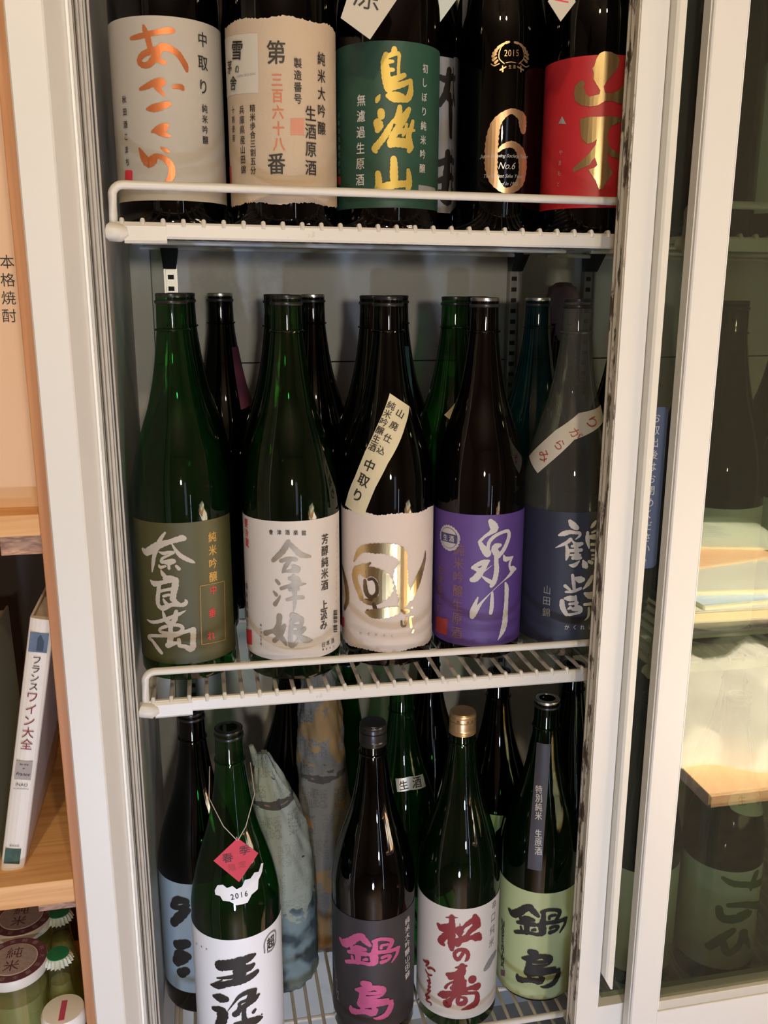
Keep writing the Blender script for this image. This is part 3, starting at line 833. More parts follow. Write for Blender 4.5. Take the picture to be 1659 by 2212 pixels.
'W4': '''S ink -585,1266,47 -525,1241,86 -432,1313,86 -349,1405,78 -290,1432,86
S ink -305,1436,70 -244,1384,71 -184,1327,40
S ink -413,1254,47 -396,1220,47 -328,1261,63 -239,1259,40
S ink -450,1153,39 -355,1185,55 -229,1194,56
S ink -332,1193,63 -321,1112,63 -326,1042,48
S ink -399,1108,32 -389,1062,32
S ink -254,1105,24 -218,1120,40
S ink -477,995,40 -380,1040,48 -274,1058,40 -171,1051,40
S ink -121,1398,47 -117,1298,56 -127,1197,80 -122,1088,80 -172,1059,40
S ink -143,1389,39 -64,1422,40 37,1409,40 98,1369,49 84,1306,49 46,1256,32
S ink -42,1287,32 -36,1328,32 41,1333,32
S ink -178,1193,48 -77,1230,44 64,1227,45 210,1227,50
S ink 200,1223,50 195,1158,41 159,1104,33 117,1051,16
S ink -20,1150,40 34,1166,36 85,1146,41 54,1103,37 -24,1083,48
S ink -255,773,81 -196,775,73
S ink -356,655,32 -287,670,73 -200,706,65 -113,731,57 -21,699,82 5,661,58 -16,613,33
S ink -272,665,65 -268,563,73 -286,454,82
S ink -226,633,37 -138,644,41 -49,651,41
S ink -238,561,41 -136,584,41 -46,599,33
S ink -228,503,65 -118,524,57 69,526,42
S ink -248,446,65 -130,463,49 6,479,50 134,479,51
S ink 134,479,42 129,402,68 81,314,68 17,277,59 -69,262,33 -107,272,12
S ink -416,368,33 -389,319,82 -304,335,57 -215,358,66 -125,350,83 -82,394,50
S ink -261,408,49 -244,360,49
S ink -114,429,49 -110,420,49
G ink N -700 992 126 2
G ink A -697 915 126 2
G ink B -694 837 127 2
G ink E -690 758 127 2
G ink S -687 680 128 2
G ink H -684 601 128 2
G ink I -681 522 128 2
G ink M -678 443 129 2
G ink A -674 364 129 2
P bro -716,251 -622,309 -623,215 -706,170
G wht 特 -295 2983 105 5
G wht 別 -280 2878 105 5
G wht 純 -266 2775 104 5
G wht 米 -255 2673 103 4
G wht 生 -237 2465 105 3
G wht 原 -231 2358 109 3
G wht 酒 -225 2249 111 3''',
'T5': '''S cop 136,1031,60 127,1094,82 113,1156,82 45,1195,59 -23,1208,44 -112,1164,59 -182,1086,89 -214,977,112 -224,874,121 -225,755,121 -221,659,114 -190,554,92 -124,473,61 -48,437,46 48,459,62 117,527,84 146,617,84 146,721,91 114,816,83 49,876,60 -19,890,53 -101,865,38 -145,825,23
G cop 2 -99 1755 87 0
G cop 0 -57 1755 87 0
G cop 1 -14 1756 87 0
G cop 5 30 1759 87 0
G cop 生 -49 1628 38 0
G cop 酒 -1 1629 38 0
S cop -95,1664,6 -41,1672,6 15,1667,6
S cop -255,1656,7 -219,1639,10 -166,1657,7
S cop 181,1653,7 137,1637,10 73,1663,7
S cop -67,1857,16 -102,1849,21
S cop -115,1845,14 -146,1826,24
S cop -154,1827,14 -184,1805,24
S cop -180,1801,14 -210,1779,26
S cop -197,1771,14 -231,1754,26
S cop -204,1745,14 -239,1728,26
S cop -199,1715,14 -234,1693,25
S cop -185,1687,14 -211,1666,23
S cop -137,1838,7 -170,1763,9 -168,1702,9 -113,1656,9
S cop -7,1855,16 30,1849,21
S cop 45,1846,14 75,1830,24
S cop 86,1823,14 118,1803,24
S cop 108,1794,14 140,1775,26
S cop 119,1765,14 158,1750,24
S cop 121,1735,14 160,1716,24
S cop 112,1704,14 145,1684,23
S cop 65,1844,7 103,1771,9 106,1711,9 53,1661,9
S cop -130,1633,10 -128,1584,16
S cop -94,1626,10 -155,1596,14
S cop 74,1640,10 77,1587,13
S cop 35,1630,10 107,1604,14
W sil No.6 -44 682 96
W sil S~type -40 348 65
W sil Japan~Brewing~Society~Yeast -70 774 49
W sil The~Oldest~Sake~Yeast -72 582 50
W sil Found~in~1935 -51 506 50''',
'T2': '''G ink 第 -93 1507 210 0
G ver 三 -93 1275 128 0
G ver 百 -91 1138 129 0
G ver 六 -90 1000 130 0
G ver 十 -88 860 131 0
G ver 八 -87 720 132 0
G ink 番 -115 550 200 0
G ink 製 102 1426 91 0
G ink 造 100 1324 91 0
G ink 番 98 1221 92 0
G ink 号 96 1119 92 0
G ink 純 357 1496 122 0
G ink 米 356 1346 123 0
G ink 大 354 1195 124 0
G ink 吟 352 1043 125 0
G ink 醸 350 889 126 0
G ink 生 221 1007 142 0
G ink 酒 219 848 144 0
G ink 原 217 688 145 0
G ink 酒 214 526 146 0
G ink 精 -333 1040 71 0
G ink 米 -334 964 72 0
G ink 歩 -336 887 72 0
G ink 合 -338 810 72 0
G ink 三 -340 732 73 0
G ink 割 -341 654 73 0
G ink 五 -343 576 73 0
G ink 分 -345 497 74 0
G ink 兵 -460 1038 78 0
G ink 庫 -461 951 79 0
G ink 県 -462 864 79 0
G ink 産 -462 777 80 0
G ink 山 -463 689 80 0
G ink 田 -464 601 80 0
G ink 錦 -464 512 81 0
G ink 十 -596 1055 67 0
G ink 割 -600 972 67 0
G ink 使 -604 888 68 0
G ink 用 -608 804 68 0
G ink 齋 -844 1065 57 0
G ink 彌 -844 960 57 0
G ink 酒 -844 855 57 0
G ink 造 -844 750 58 0
G ink 店 -844 644 58 0
P stk -843,1717 -261,1669 -270,1169 -843,1203
G ink 雪 -503 1554 176 -8
G ink の -506 1394 78 0
G ink 茅 -640 1435 124 -5
G ink 舎 -578 1286 126 -8
W dim YUKINOBOUSHA -408 1333 30
P vrm 24,948 154,957 151,810 21,803
P red -843,573 -717,573 -728,403 -843,394''',
'rb7': '''P pap 23,2928 -280,2696 -143,2623 8,2714''',
'rb2': '''P plm 320,3431 806,3431 668,2709 273,2652''',
'rb6': '''P tea 199,3431 385,3428 264,2753 180,2745''',
'r3e': '''P sil -234,2860 81,2882 450,2843 431,2676 54,2713 -181,2696
G ink 生 -60 2785 125 9
G ink 酒 228 2787 155 -8''',
'r3g': '''P lim -325,2166 -44,2150 -81,1980 -192,1844 -282,2004''',
'r3a': '''S ink -386,1587,56 -296,1712,91 -171,1716,72
S ink -364,1595,74 -265,1606,55 -157,1661,54
S ink -382,1340,94 -253,1495,110 -161,1585,72
S ink -340,1027,114 -205,1082,111
S ink -392,752,77 -308,902,114 -198,889,93
S ink -361,726,58 -219,827,56
S ink -307,608,115 -228,668,95''',
'T4': '''S ink 109,1660,49 200,1649,57 356,1722,46
S ink 231,1743,57 202,1538,65 114,1387,50
S ink 204,1477,50 331,1391,47
S ink 246,1502,39 280,1073,47
S ink 101,777,60 220,817,60 369,873,68
S ink 232,902,60 223,690,80 199,497,81
S ink 117,599,52 356,680,61
S ink 132,473,61 230,392,82 363,487,61''',
'Q14': '''S dgr -274,1709,48 -148,1645,78 46,1610,81 481,1493,112
S dgr 202,1728,106 160,1640,84 127,1516,42
S dgr -284,1247,78 -238,1109,99 -58,1100,111 155,1137,85
S dgr -169,1309,59 84,1297,83 481,1091,95 438,1007,109
S dgr 100,1177,84 -26,1160,61
S dgr -352,626,100 -210,794,100 -78,920,81
S dgr -187,733,81 -118,566,92 28,660,95 96,837,127
S dgr 70,866,105 251,556,46
S dgr 481,739,96 481,723,106
P pap -304,2718 -262,2856 -71,2921 251,2897 581,2789 576,2727 576,2601 563,2500 402,2488 78,2560 -127,2608 -242,2652
G dgr 生 -60 2771 136 0
G dgr 詰 353 2703 111 0''',
'Q13': '''G dim 純 529 1290 230 0
G dim 米 529 1097 231 0
G dim 大 529 901 233 0
G dim 吟 528 705 237 0
G dim 醸 528 507 239 0''',
'M2': '''P pap -993,3075 -1032,3202 -1109,3030 -1054,2878''',
}
BP = {}
def body_mesh(mat, zs, rs):
    k = (mat.name, zs, rs)
    if k not in BP:
        o = MB().lathe(PROF, 64, zs=zs, rs=rs).build('tmp', mat); BP[k] = o.data; bpy.data.objects.remove(o)
    return BP[k]
def cap_parts(kind, parent, zs, H=.41):
    t = H*zs
    if kind in ('black', 'silver', 'copper', 'teal', 'green'):
        m = M['cap_'+kind] if 'cap_'+kind in M else M['cap_black']
        MB().lathe([(.0145,-.004),(.0158,-.0038),(.0162,-.002),(.0160,-.0003),(.014,.0004),(.0105,.0002),(.0100,-.001)], 40, (0,0,t)).build('cap', m, parent)
        MB().lathe([(.0157,-.0105),(.0170,-.0098),(.0172,-.0085),(.0170,-.0072),(.0157,-.0065)], 40, (0,0,t)).build('neck_ring', M['cap_black'] if kind != 'silver' else M['ringdark'], parent)
    elif kind in ('gold', 'screw'):
        m = M['gold_cap'] if kind == 'gold' else M['cap_black']
        P = [(.0160,-.027)]
        for q in range(3): P += [(.0168,-.0265+q*.0022), (.0163,-.0254+q*.0022)]
        P += [(.0166,-.019),(.0166,-.0105),(.0158,-.010),(.0158,-.0095),(.0166,-.009),(.0166,-.0045),(.0160,-.004),(.0164,-.003),(.0163,-.0008),(.0150,.0008),(.010,.0012)]
        MB().lathe(P, 40, (0,0,t)).build('cap', m, parent)
def bottle(label, loc, mat, cap='black', zs=1, rs=1, group=None, ring=True):
    t = thing('sake_bottle', label, 'bottle', loc, group)
    o = bpy.data.objects.new('glass_body', body_mesh(mat, zs, rs)); link(o, t)
    cap_parts(cap, t, zs)
    if ring:
        z = .3735*zs; MB().lathe([(.0162*1, -.0018),(.0180,-.001),(.0184,0),(.0180,.001),(.0162,.0018)], 40, (0,0,z)).build('collar', mat, t)
    return t, Bot(zs, rs)
def prints(key, bot, lab, t, above=.0008, skip=()):
    """lettering of one bottle, one mesh per ink colour, under its label (or under the thing)"""
    cols = {}
    for ln in PRINT[key].split('\n'):
        c = ln.split()[1]; cols.setdefault(c, []).append(ln)
    order = {'stk': 0, 'pap': 0, 'sil': 1}
    for c, its in sorted(cols.items(), key=lambda q: order.get(q[0], 5)):
        if c in skip: continue
        polys = [i for i in its if i[0] == 'P' ] if c in ('stk', 'pap', 'tea', 'lim', 'plm') else []
        if c == 'sil' and key == 'r3e': polys = [i for i in its if i[0] == 'P']
        rest = [i for i in its if i not in polys]
        for p in polys:
            wrap('sticker', [p], bot, .0007, M['p_'+c], t if lab is None else lab)
        if rest: wrap('lettering', rest, bot, above+(.0003 if c in ('ink','foil','brn') else 0), M['p_'+c], lab if lab is not None else t)
# ================================================================== room
struct(box('floor', M['floorwood'], None, -2.2,2.4,-3.0,1.62,-1.60,-1.50))
struct(box('ceiling', M['ceil'], None, -2.2,2.4,-3.0,1.62,1.15,1.25))
struct(box('wall_back', M['plaster'], None, -2.2,2.4,1.50,1.62,-1.50,1.15))
struct(box('wall_left', M['plaster'], None, -2.3,-2.2,-3.0,1.62,-1.50,1.15))
struct(box('wall_right', M['plaster'], None, 2.4,2.5,-3.0,1.62,-1.50,1.15))
wf = MB()
for a in ((-2.2,2.4,-1.5,-1.2),(-2.2,2.4,.35,1.15),(-2.2,.50,-1.2,.35),(.95,2.4,-1.2,.35)): wf.box(a[0],a[1],-3.12,-3.0,a[2],a[3])
struct(wf.build('wall_front', M['plaster']))
w1 = struct(box('added_window_1', M['panel_glow'], None, .50,.95,-3.10,-3.06,-1.2,.35))  # added glowing panel, unseen, for cool reflections and fill
wfr = MB()
for a in ((.50,.95,-1.2,-1.15),(.50,.95,.30,.35),(.50,.55,-1.15,.30),(.90,.95,-1.15,.30)): wfr.box(a[0],a[1],-3.05,-2.99,a[2],a[3])
wfr.build('added_window_frame', M['pinewood'], w1)
# ceiling lamps of the shop behind the photographer
def lamp(label, x, y, z, power, r=.035):
    t = thing('ceiling_spot', label, 'lamp', (x,y,1.15))
    MB().tube([(0,0,0),(0,0,z-1.15+.06)], .006, 8).build('stem', M['cap_black'], t)
    MB().lathe([(.030,z-1.15+.07),(.045,z-1.15+.06),(.060,z-1.15-.01),(.056,z-1.15-.01),(.040,z-1.15+.055)], 24).build('lamp_shade', M['cap_black'], t)
    MB().lathe([(.010,z-1.15+.03),(.026,z-1.15+.02),(.030,z-1.15),(.024,z-1.15-.018),(.008,z-1.15-.026)], 20).build('bulb', M['lampglow'], t)
    l = bpy.data.lights.new('bulb_light', 'POINT'); l.energy = power; l.color = (1,.78,.47); l.shadow_soft_size = .03
    o = bpy.data.objects.new('bulb_light', l); o.location = (0,0,z-1.15-.045); link(o, t)
lamp('black ceiling spot behind the viewer, left of two', -.18,-.45,.95, 21)
lamp('black ceiling spot behind the viewer, right of two', .22,-.55,.95, 14)
# ================================================================== display refrigerator
FR = thing('display_refrigerator', 'white glass-door display refrigerator filled with sake bottles', 'refrigerator', (0,0,-1.5))
def fz(mb, name, m, **k):
    mb.v = [(x,y,z+1.5) for x,y,z in mb.v]; return mb.build(name, m, FR, **k)
prof = [(-.134,1.38),(-.134,.792),(-.1325,.790),(-.1065,.790),(-.1050,.7912),(-.0915,.8145),(-.0898,.8145),(-.0898,.818),(-.0893,.83),(-.0893,1.38)]
fz(MB().extrude(prof, -1.45, .72), 'frame_side', M['paint_warm'])
fz(MB().extrude([(-.0914,.8125),(-.0900,.8118),(-.0893,.8125),(-.0893,.8165),(-.0914,.8165)], -1.35, .66), 'frame_bead', M['edge_glint'])
tr = [(-.0893,.8165),(-.0872,.8165),(-.0872,.8265),(-.0862,.8275),(-.0862,.839),(-.0848,.840),(-.0848,.8515),(-.0826,.853),(-.0826,.862),(-.0808,.863),(-.0808,.870),(-.0790,.871),(-.0790,.876),(-.0855,.876),(-.0893,.876)]
fz(MB().extrude(tr, -1.35, .66), 'door_track', M['track'])
fz(MB().extrude([(-.0872,.8268),(-.0860,.8268),(-.0860,.8278),(-.0872,.8278)], -1.35,.66), 'track_groove', M['groove'])
fz(MB().extrude([(-.0812,.8622),(-.0800,.8622),(-.0800,.8634),(-.0812,.8634)], -1.35,.66), 'track_groove', M['groove'])
fz(MB().box(-.134,1.22,.79,1.38,.66,.80), 'top_cover', M['paint_warm'])
fz(MB().box(-.134,1.22,.79,1.38,-1.50,-1.28), 'base_cover', M['paint_warm'])
fz(MB().box(1.12,1.22,.79,1.38,-1.45,.72), 'frame_side', M['paint_warm'])
fz(MB().box(-.0893,-.086,.876,1.31,-1.28,.66), 'inner_side', M['liner'])
fz(MB().box(-.086,1.12,1.302,1.315,-.1015,.66), 'back_panel', M['liner'])
fz(MB().box(-.086,1.12,1.302,1.315,-1.28,-.1035), 'back_panel', M['liner'])
fz(MB().box(-.086,1.12,1.306,1.314,-.1036,-.1014), 'panel_seam', M['groove'])
fz(MB().box(-.086,1.12,.88,1.302,-1.29,-1.275), 'inner_floor', M['liner'])
fz(MB().box(-.086,1.12,.88,1.302,.655,.665), 'inner_ceiling', M['liner'])
fz(MB().box(-.086,-.060,1.27,1.302,-1.27,.65), 'corner_fillet', M['liner'])
for px in (-.0345, .4585, .5750):
    st = MB().box(px-.009,px-.0065,1.288,1.302,-1.2,.62).box(px+.0065,px+.009,1.288,1.302,-1.2,.62).box(px-.0065,px+.0065,1.296,1.302,-1.2,.62)
    ob = fz(st, 'shelf_post', M['metal'])
    sl = MB()
    k = 0; z = -1.15
    while z < .6:
        sl.box(px-.004,px+.004,1.2945,1.2962,z+1.5,z+1.5+.006); z += .0155
    s_ = sl.build('post_slot', M['groove'], ob); s_['kind'] = 'stuff'
    for zz in (.052, -.424, -.932):
        MB2 = MB().add([(px-.011,1.262,zz),(px+.012,1.262,zz),(px+.012,1.298,zz),(px-.011,1.298,zz),(px-.009,1.282,zz-.026),(px+.008,1.282,zz-.026),(px+.008,1.298,zz-.026),(px-.009,1.298,zz-.026)],
                       [(0,1,2,3),(7,6,5,4),(0,4,5,1),(1,5,6,2),(2,6,7,3),(3,7,4,0)])
        fz(MB2, 'shelf_clip', M['clip'])
# ------------------------------------------------------------------ sliding doors
def zb(name, m, par, x0,x1,y0,y1,z0,z1, bevel=.0006, label=None): return box(name, m, par, x0,x1,y0,y1,z0,z1, bevel, label)
ID = thing('sliding_door', 'inner sliding glass door pushed right, with mould-stained gasket and blue sticker', 'door', (0,0,0))
ip = [(.3985,.8150),(.4245,.8150),(.4245,.8155),(.4255,.8155),(.4255,.8300),(.4245,.8390),(.3985,.8390)]
MB().extrude(ip, -1.25, .64).build('door_stile', M['paint_warm'], ID)
MB().extrude([(.3972,.8170),(.3985,.8170),(.3985,.8392),(.3972,.8392),(.3962,.836),(.3972,.833),(.3962,.829),(.3972,.825)], -1.24, .63).build('gasket', M['gasket'], ID, label='cream rubber gasket with brown mould spots')
hp = MB().extrude([(.4262,.8040),(.4285,.8020),(.4350,.8020),(.4362,.8040),(.4362,.8290),(.4262,.8290)], -.775, .63)
hp.add([(.4262,.804,-.775),(.4362,.804,-.775),(.4362,.829,-.775),(.4262,.829,-.775),(.434,.804,-.790),(.4362,.804,-.790),(.4362,.829,-.790),(.434,.829,-.790)], [(0,1,2,3),(0,4,5,1),(1,5,6,2),(2,6,7,3),(3,7,4,0),(4,7,6,5)])
hp.build('handle_strip', M['lip'], ID)
zb('glass_pane', M['edgeglass'], ID, .4362,1.00,.8300,.8340,-.825,.60, 0)
zb('bottom_rail', M['paint_warm'], ID, .4255,1.02,.8180,.8390,-1.25,-.826)
zb('door_stile', M['paint_warm'], ID, 1.0,1.05,.8180,.8390,-1.25,.64)
zb('top_rail', M['paint_warm'], ID, .4255,1.02,.8180,.8390,.60,.64)
zb('glazing_bead', M['groove'], ID, .4255,.4264,.8165,.829,-.80,.63, 0)
# blue sticker on the inner pane
sp = []
for cx, cz, a0 in ((.4570,-.121,0),(.4440,-.121,90),(.4440,-.280,180),(.4570,-.280,270)):
    for q in range(7):
        a = math.radians(a0+q*15); sp.append((cx+.006*math.cos(a), cz+.006*math.sin(a)))
def flat(name, pts, y, t, m, par):   # thin sheet facing the viewer
    n = len(pts); vs = [(x,y,z) for x,z in pts]+[(x,y+t,z) for x,z in pts]
    return MB().add(vs, [tuple(range(n))[::-1], tuple(range(n,2*n))]+[(i,(i+1)%n,(i+1)%n+n,i+n) for i in range(n)]).build(name, m, par)
stk = flat('sticker', sp, .8293, .0006, M['sticker_blue'], ID)
def chars(par, txt, x0, z0, x1, z1, size, y, m, bold=.01, rot=0, name='lettering', shear=0, sx=1):
    vs = []; fs = []; n = len(txt)
    for i, ch in enumerate(txt):
        if ch == ' ' : continue
        g, gf = glyph(ch, bold, shear); t = i/(n-1) if n > 1 else 0
        x = x0+(x1-x0)*t; z = z0+(z1-z0)*t; b0 = len(vs); c, s_ = math.cos(rot), math.sin(rot)
        vs += [(x+(c*u*sx-s_*v)*size, y, z+(s_*u*sx+c*v)*size) for u, v in g]; fs += [tuple(q+b0 for q in f) for f in gf]
    me = bpy.data.meshes.new(name); me.from_pydata(vs, [], fs); me.materials.append(m); o = bpy.data.objects.new(name, me); return link(o, par)
chars(stk, 'お取出後はお閉めください。', .4500, -.126, .4495, -.277, .0108, .8291, M['p_wht'], .02, math.radians(-0))
chars(stk, '○', .4500, -.281, .4500, -.281, .005, .8291, M['sticker_blue_in'])
FD = thing('sliding_door', 'front sliding glass door on the right, reflecting a lit counter', 'door', (0,0,0))
MB().extrude([(.4577,.7965),(.4590,.7950),(.4905,.7950),(.4915,.7962),(.4915,.8120),(.4577,.8120)], -1.25, .64).build('door_stile', M['paint_warm'], FD)
MB().extrude([(.4915,.7952),(.4922,.7952),(.4922,.8110),(.4915,.8110)], -.82, .62).build('stile_edge', M['edge_glint'], FD)
MB().extrude([(.4568,.8000),(.4577,.8000),(.4577,.8121),(.4568,.8121)], -1.0, .63).build('brush_seal', M['lip'], FD)
zb('glass_pane', M['paneglass'], FD, .4915,1.10,.8030,.8070,-.812,.62, 0)
zb('glazing_bead', M['steel'], FD, .4922,1.10,.7975,.8125,-.824,-.812)
zb('bottom_rail', M['paint_warm'], FD, .4915,1.10,.7955,.8120,-1.25,-.8245)
zb('top_rail', M['paint_warm'], FD, .4915,1.10,.7955,.8120,.62,.64)
# ------------------------------------------------------------------ wire shelves
def shelf(name, label, x0, x1, zt, slope):
    t = thing(name, label, 'wire shelf', (x0, .885, zt(x0)), 'white wire shelves of the refrigerator')
    def L(x, y, z): return (x-x0, y-.885, z-zt(x0))
    # front strip
    vs = []; fs = []; n = 1
    for x in (x0+.004, x1-.004):
        z = zt(x)-.0012
        for y, zz in ((.8815,z-.002),(.8830,z),(.8865,z),(.8880,z-.002),(.8880,z-.0125),(.8865,z-.0145),(.8830,z-.0145),(.8815,z-.0125)): vs.append(L(x, y, zz))
    fs = [(i, (i+1)%8, (i+1)%8+8, i+8) for i in range(8)]+[tuple(range(8)), tuple(range(15,7,-1))]
    MB().add(vs, fs).build('front_strip', M['wire'], t)
    # raised rail with bent ends
    P = [L(x0+.006,.886,zt(x0)-.006), L(x0+.0065,.885,zt(x0)+.004)]
    for q in range(7):
        a = PI-q*PI/12; P.append(L(x0+.0065+.010+.010*math.cos(a), .885, zt(x0)+.0205+.010*math.sin(a)))
    for q in range(7):
        a = PI/2-q*PI/12; P.append(L(x1-.0165+.010*math.cos(a), .885, zt(x1)+.0205+.010*math.sin(a)))
    P += [L(x1-.0065,.885,zt(x1)+.004), L(x1-.006,.886,zt(x1)-.006)]
    MB().tube(P, .0040, 12).build('raised_rail', M['wire'], t)
    for s, xe in ((1, x0), (-1, x1)):     # end clips
        a, b = sorted((xe, xe+s*.056)); z = zt(xe+s*.03)
        MB().add([L(p[0],p[1],p[2]) for p in [(x, y, zz) for x in (a+.012*(s>0)+.003, b-.012*(s<0)-.003) for y, zz in ((.8795,z-.005),(.8815,z-.0025),(.8900,z-.0025),(.8900,z-.020),(.8815,z-.020),(.8795,z-.0175))]],
                 [(i,(i+1)%6,(i+1)%6+6,i+6) for i in range(6)]+[tuple(range(6)), tuple(range(11,5,-1))]).build('end_clip', M['wire'], t)
        MB().tube([L(xe+s*.001,.890,z-.009), L(xe+s*.004,.8835,z-.010), L(xe+s*.012,.882,z-.011), L(xe+s*.018,.883,z-.010)], [.006,.009,.0085,.0055], 10).build('clip_knob', M['wire'], t)
        MB().tube([L(xe+s*.008,.886,zt(xe)-.004), L(xe+s*.008,1.27,zt(xe)-.004)], .0032, 8).build('side_rod', M['wire'], t)
    for yy in (.98, 1.12, 1.27): MB().tube([L(x0+.006,yy,zt(x0)-.0078), L(x1-.006,yy,zt(x1)-.0078)], .003, 8).build('cross_rod', M['wire'], t)
    first = None; nw = int((x1-x0-.02)/.0183)
    for i in range(nw+1):
        x = x0+.0135+.0183*i
        if x > x1-.01: break
        if first is None:
            z = -.0022
            P = [(0,-.0026,-.0050),(0,-.0022,-.0016),(0,-.0006,.0004),(0,.0022,.0002),(0,.007,z),(0,.386,z)]
            first = MB().tube(P, .0023, 8).build('wire', M['wire'], t); o = first
        else: o = first.copy(); link(o, t)
        o.location = (x-x0, 0, zt(x)-zt(x0))
    return t
ztop = lambda x: .0600-.009*x
zmid = lambda x: -.4150-.012*x
zlow = lambda x: -.9250
shelf('wire_shelf', 'top white wire shelf in the open left bay, seen from slightly below', -.078, .470, ztop, 0)
shelf('wire_shelf', 'middle white wire shelf in the open left bay, wires seen from above', -.078, .470, zmid, 0)
shelf('wire_shelf', 'bottom white wire shelf in the open left bay, at the lower picture edge', -.078, .470, zlow, 0)
shelf('wire_shelf', 'top white wire shelf behind the right glass door', .492, 1.04, ztop, 0)
shelf('wire_shelf', 'middle white wire shelf behind the right glass door', .492, 1.04, zmid, 0)
shelf('wire_shelf', 'bottom white wire shelf behind the right glass door', .492, 1.04, zlow, 0)
# ------------------------------------------------------------------ bottles, top shelf
GT, GM, GL = 'sake bottles on the top shelf', 'sake bottles on the middle shelf', 'sake bottles on the bottom shelf'
def B(key): return BTP[key]
def mk(key, label, mat, cap, group, lab=None, **k):
    x,y,z,zs,rs = BTP[key]
    t, b = bottle(label, (x,y,z), M[mat], cap, zs, rs, group)
    lb = None
    if lab: lb = label_band(b, lab[0], lab[1], lab[2], lab[3], M[lab[4]], t, lab[5] if len(lab) > 5 else 0)
    return t, b, lb
def card(par, pts, y, m, txt, off=0):     # hanging card: pts in (x,z) world, relative to parent
    x0, y0, z0 = par.location
    o = flat('tag', [(x-x0, z-z0) for x, z in pts], y-y0, .0006, m, par)
    for c_, x, z, s, rot, mm in txt: chars(o, c_, x-x0, z-z0, x-x0, z-z0, s, y-y0-.0003, mm, .015, rot)
    return o
t,b,l = mk('T1','brown-black sake bottle with grey label lettered in copper-orange brush hiragana','g_black','black',GT,(-.152,.152,.021,.1795,'paper_grey')); prints('T1',b,l,t)
t,b,l = mk('T2','sake bottle with cream washi label, black columns and red numerals','g_black','black',GT,(-.150,.150,.020,.1805,'paper_cream',.0016)); prints('T2',b,l,t)
t,b,l = mk('T3','sake bottle with dark green label and large yellow-gold characters','g_brown','black',GT,(-.150,.150,.020,.1705,'paper_green')); prints('T3',b,l,t)
card(t, [(.1628,.2181),(.1905,.2560),(.1590,.2960),(.1363,.2342)], .868, M['tag_white'], [('原',.1605,.2535,.026,-.15,M['p_ink'])], 0)
MB().tube([(.1600-.198,.8683-.962,.2900-.0582),(.1800-.198,.918-.962,.372-.0582),(.1870-.198,.944-.962,.400-.0582)], .0006, 6).build('string', M['string'], t)
t,b,l = mk('T4','sake bottle with grey label and black brush strokes, half hidden behind its neighbour','g_black','black',GT,(-.090,.040,.0262,.187,'paper_dgrey')); prints('T4',b,l,t)
card(t, [(.2607,.2700),(.2790,.2935),(.2640,.3150),(.2480,.2920)], .995, M['paper_sage'], [], 0)
t,b,l = mk('T5','glossy black sake bottle with large copper numeral six and laurel wreath','g_black','black',GT); prints('T5',b,None,t,.0003)
t,b,l = mk('T6','sake bottle with bright red label and gold foil brush characters','g_black','black',GT,(-.150,.150,.025,.1680,'paper_red')); prints('T6',b,l,t)
card(t, [(.3346,.2362),(.3480,.2530),(.3390,.2760),(.3215,.2520)], .845, M['tag_white'], [('生',.3350,.2590,.015,-.1,M['p_red'])], 0)
for x, y, lb in ((.035,1.10,'black bottle in the second row of the top shelf, behind the grey and cream labels'),(.150,1.085,'black bottle in the second row of the top shelf, behind the cream and green labels'),(.402,1.085,'black bottle in the second row of the top shelf, behind the red label'),
              (.560,.960,'black bottle right beside the front door stile, top shelf behind glass'),(.620,1.10,'black bottle in the second row behind glass, top shelf'),(.775,1.08,'black bottle in the second row behind glass near the picture edge, top shelf')):
    bottle(lb, (x,y,ztop(x)), M['g_black'], 'black', group=GT)
t, b = bottle('dark bottle with pale sage label at the picture edge, top shelf behind glass', (.672,.985,ztop(.672)), M['g_black'], 'black', group=GT); label_band(b, -.15,.15,.03,.187, M['paper_sage'], t)
# ------------------------------------------------------------------ middle shelf
t,b,l = mk('b1','green glass sake bottle with moss-green label and pale brush characters','g_green','black',GM,(-.0735,.0655,.021,.1785,'paper_moss')); prints('b1',b,l,t)
t,b,l = mk('b2','green glass sake bottle with white label, silver brush characters and bold black column','g_olive','black',GM,(-.140,.140,.024,.1805,'paper_white')); prints('b2',b,l,t)
t,b,l = mk('b3','dark sake bottle with torn-edged white label bearing a gold foil emblem','g_black','black',GM,(-.145,.145,.0195,.1800,'paper_washi',.0016)); prints('b3',b,l,t,skip=('pap','ink'))
x_ = [q for q in PRINT['b3'].split('\n') if q.split()[1] in ('pap','ink')]
st = wrap('neck_strip', [q for q in x_ if q[0] == 'P'], b, .0010, M['p_pap'], t, label='cream paper strip pasted aslant on the shoulder'); wrap('lettering', [q for q in x_ if q[0] != 'P'], b, .0014, M['p_ink'], st)
t,b,l = mk('b4','dark brown sake bottle with purple label and white cursive characters','g_brown','silver',GM,(-.140,.140,.0165,.1740,'paper_purple')); prints('b4',b,l,t)
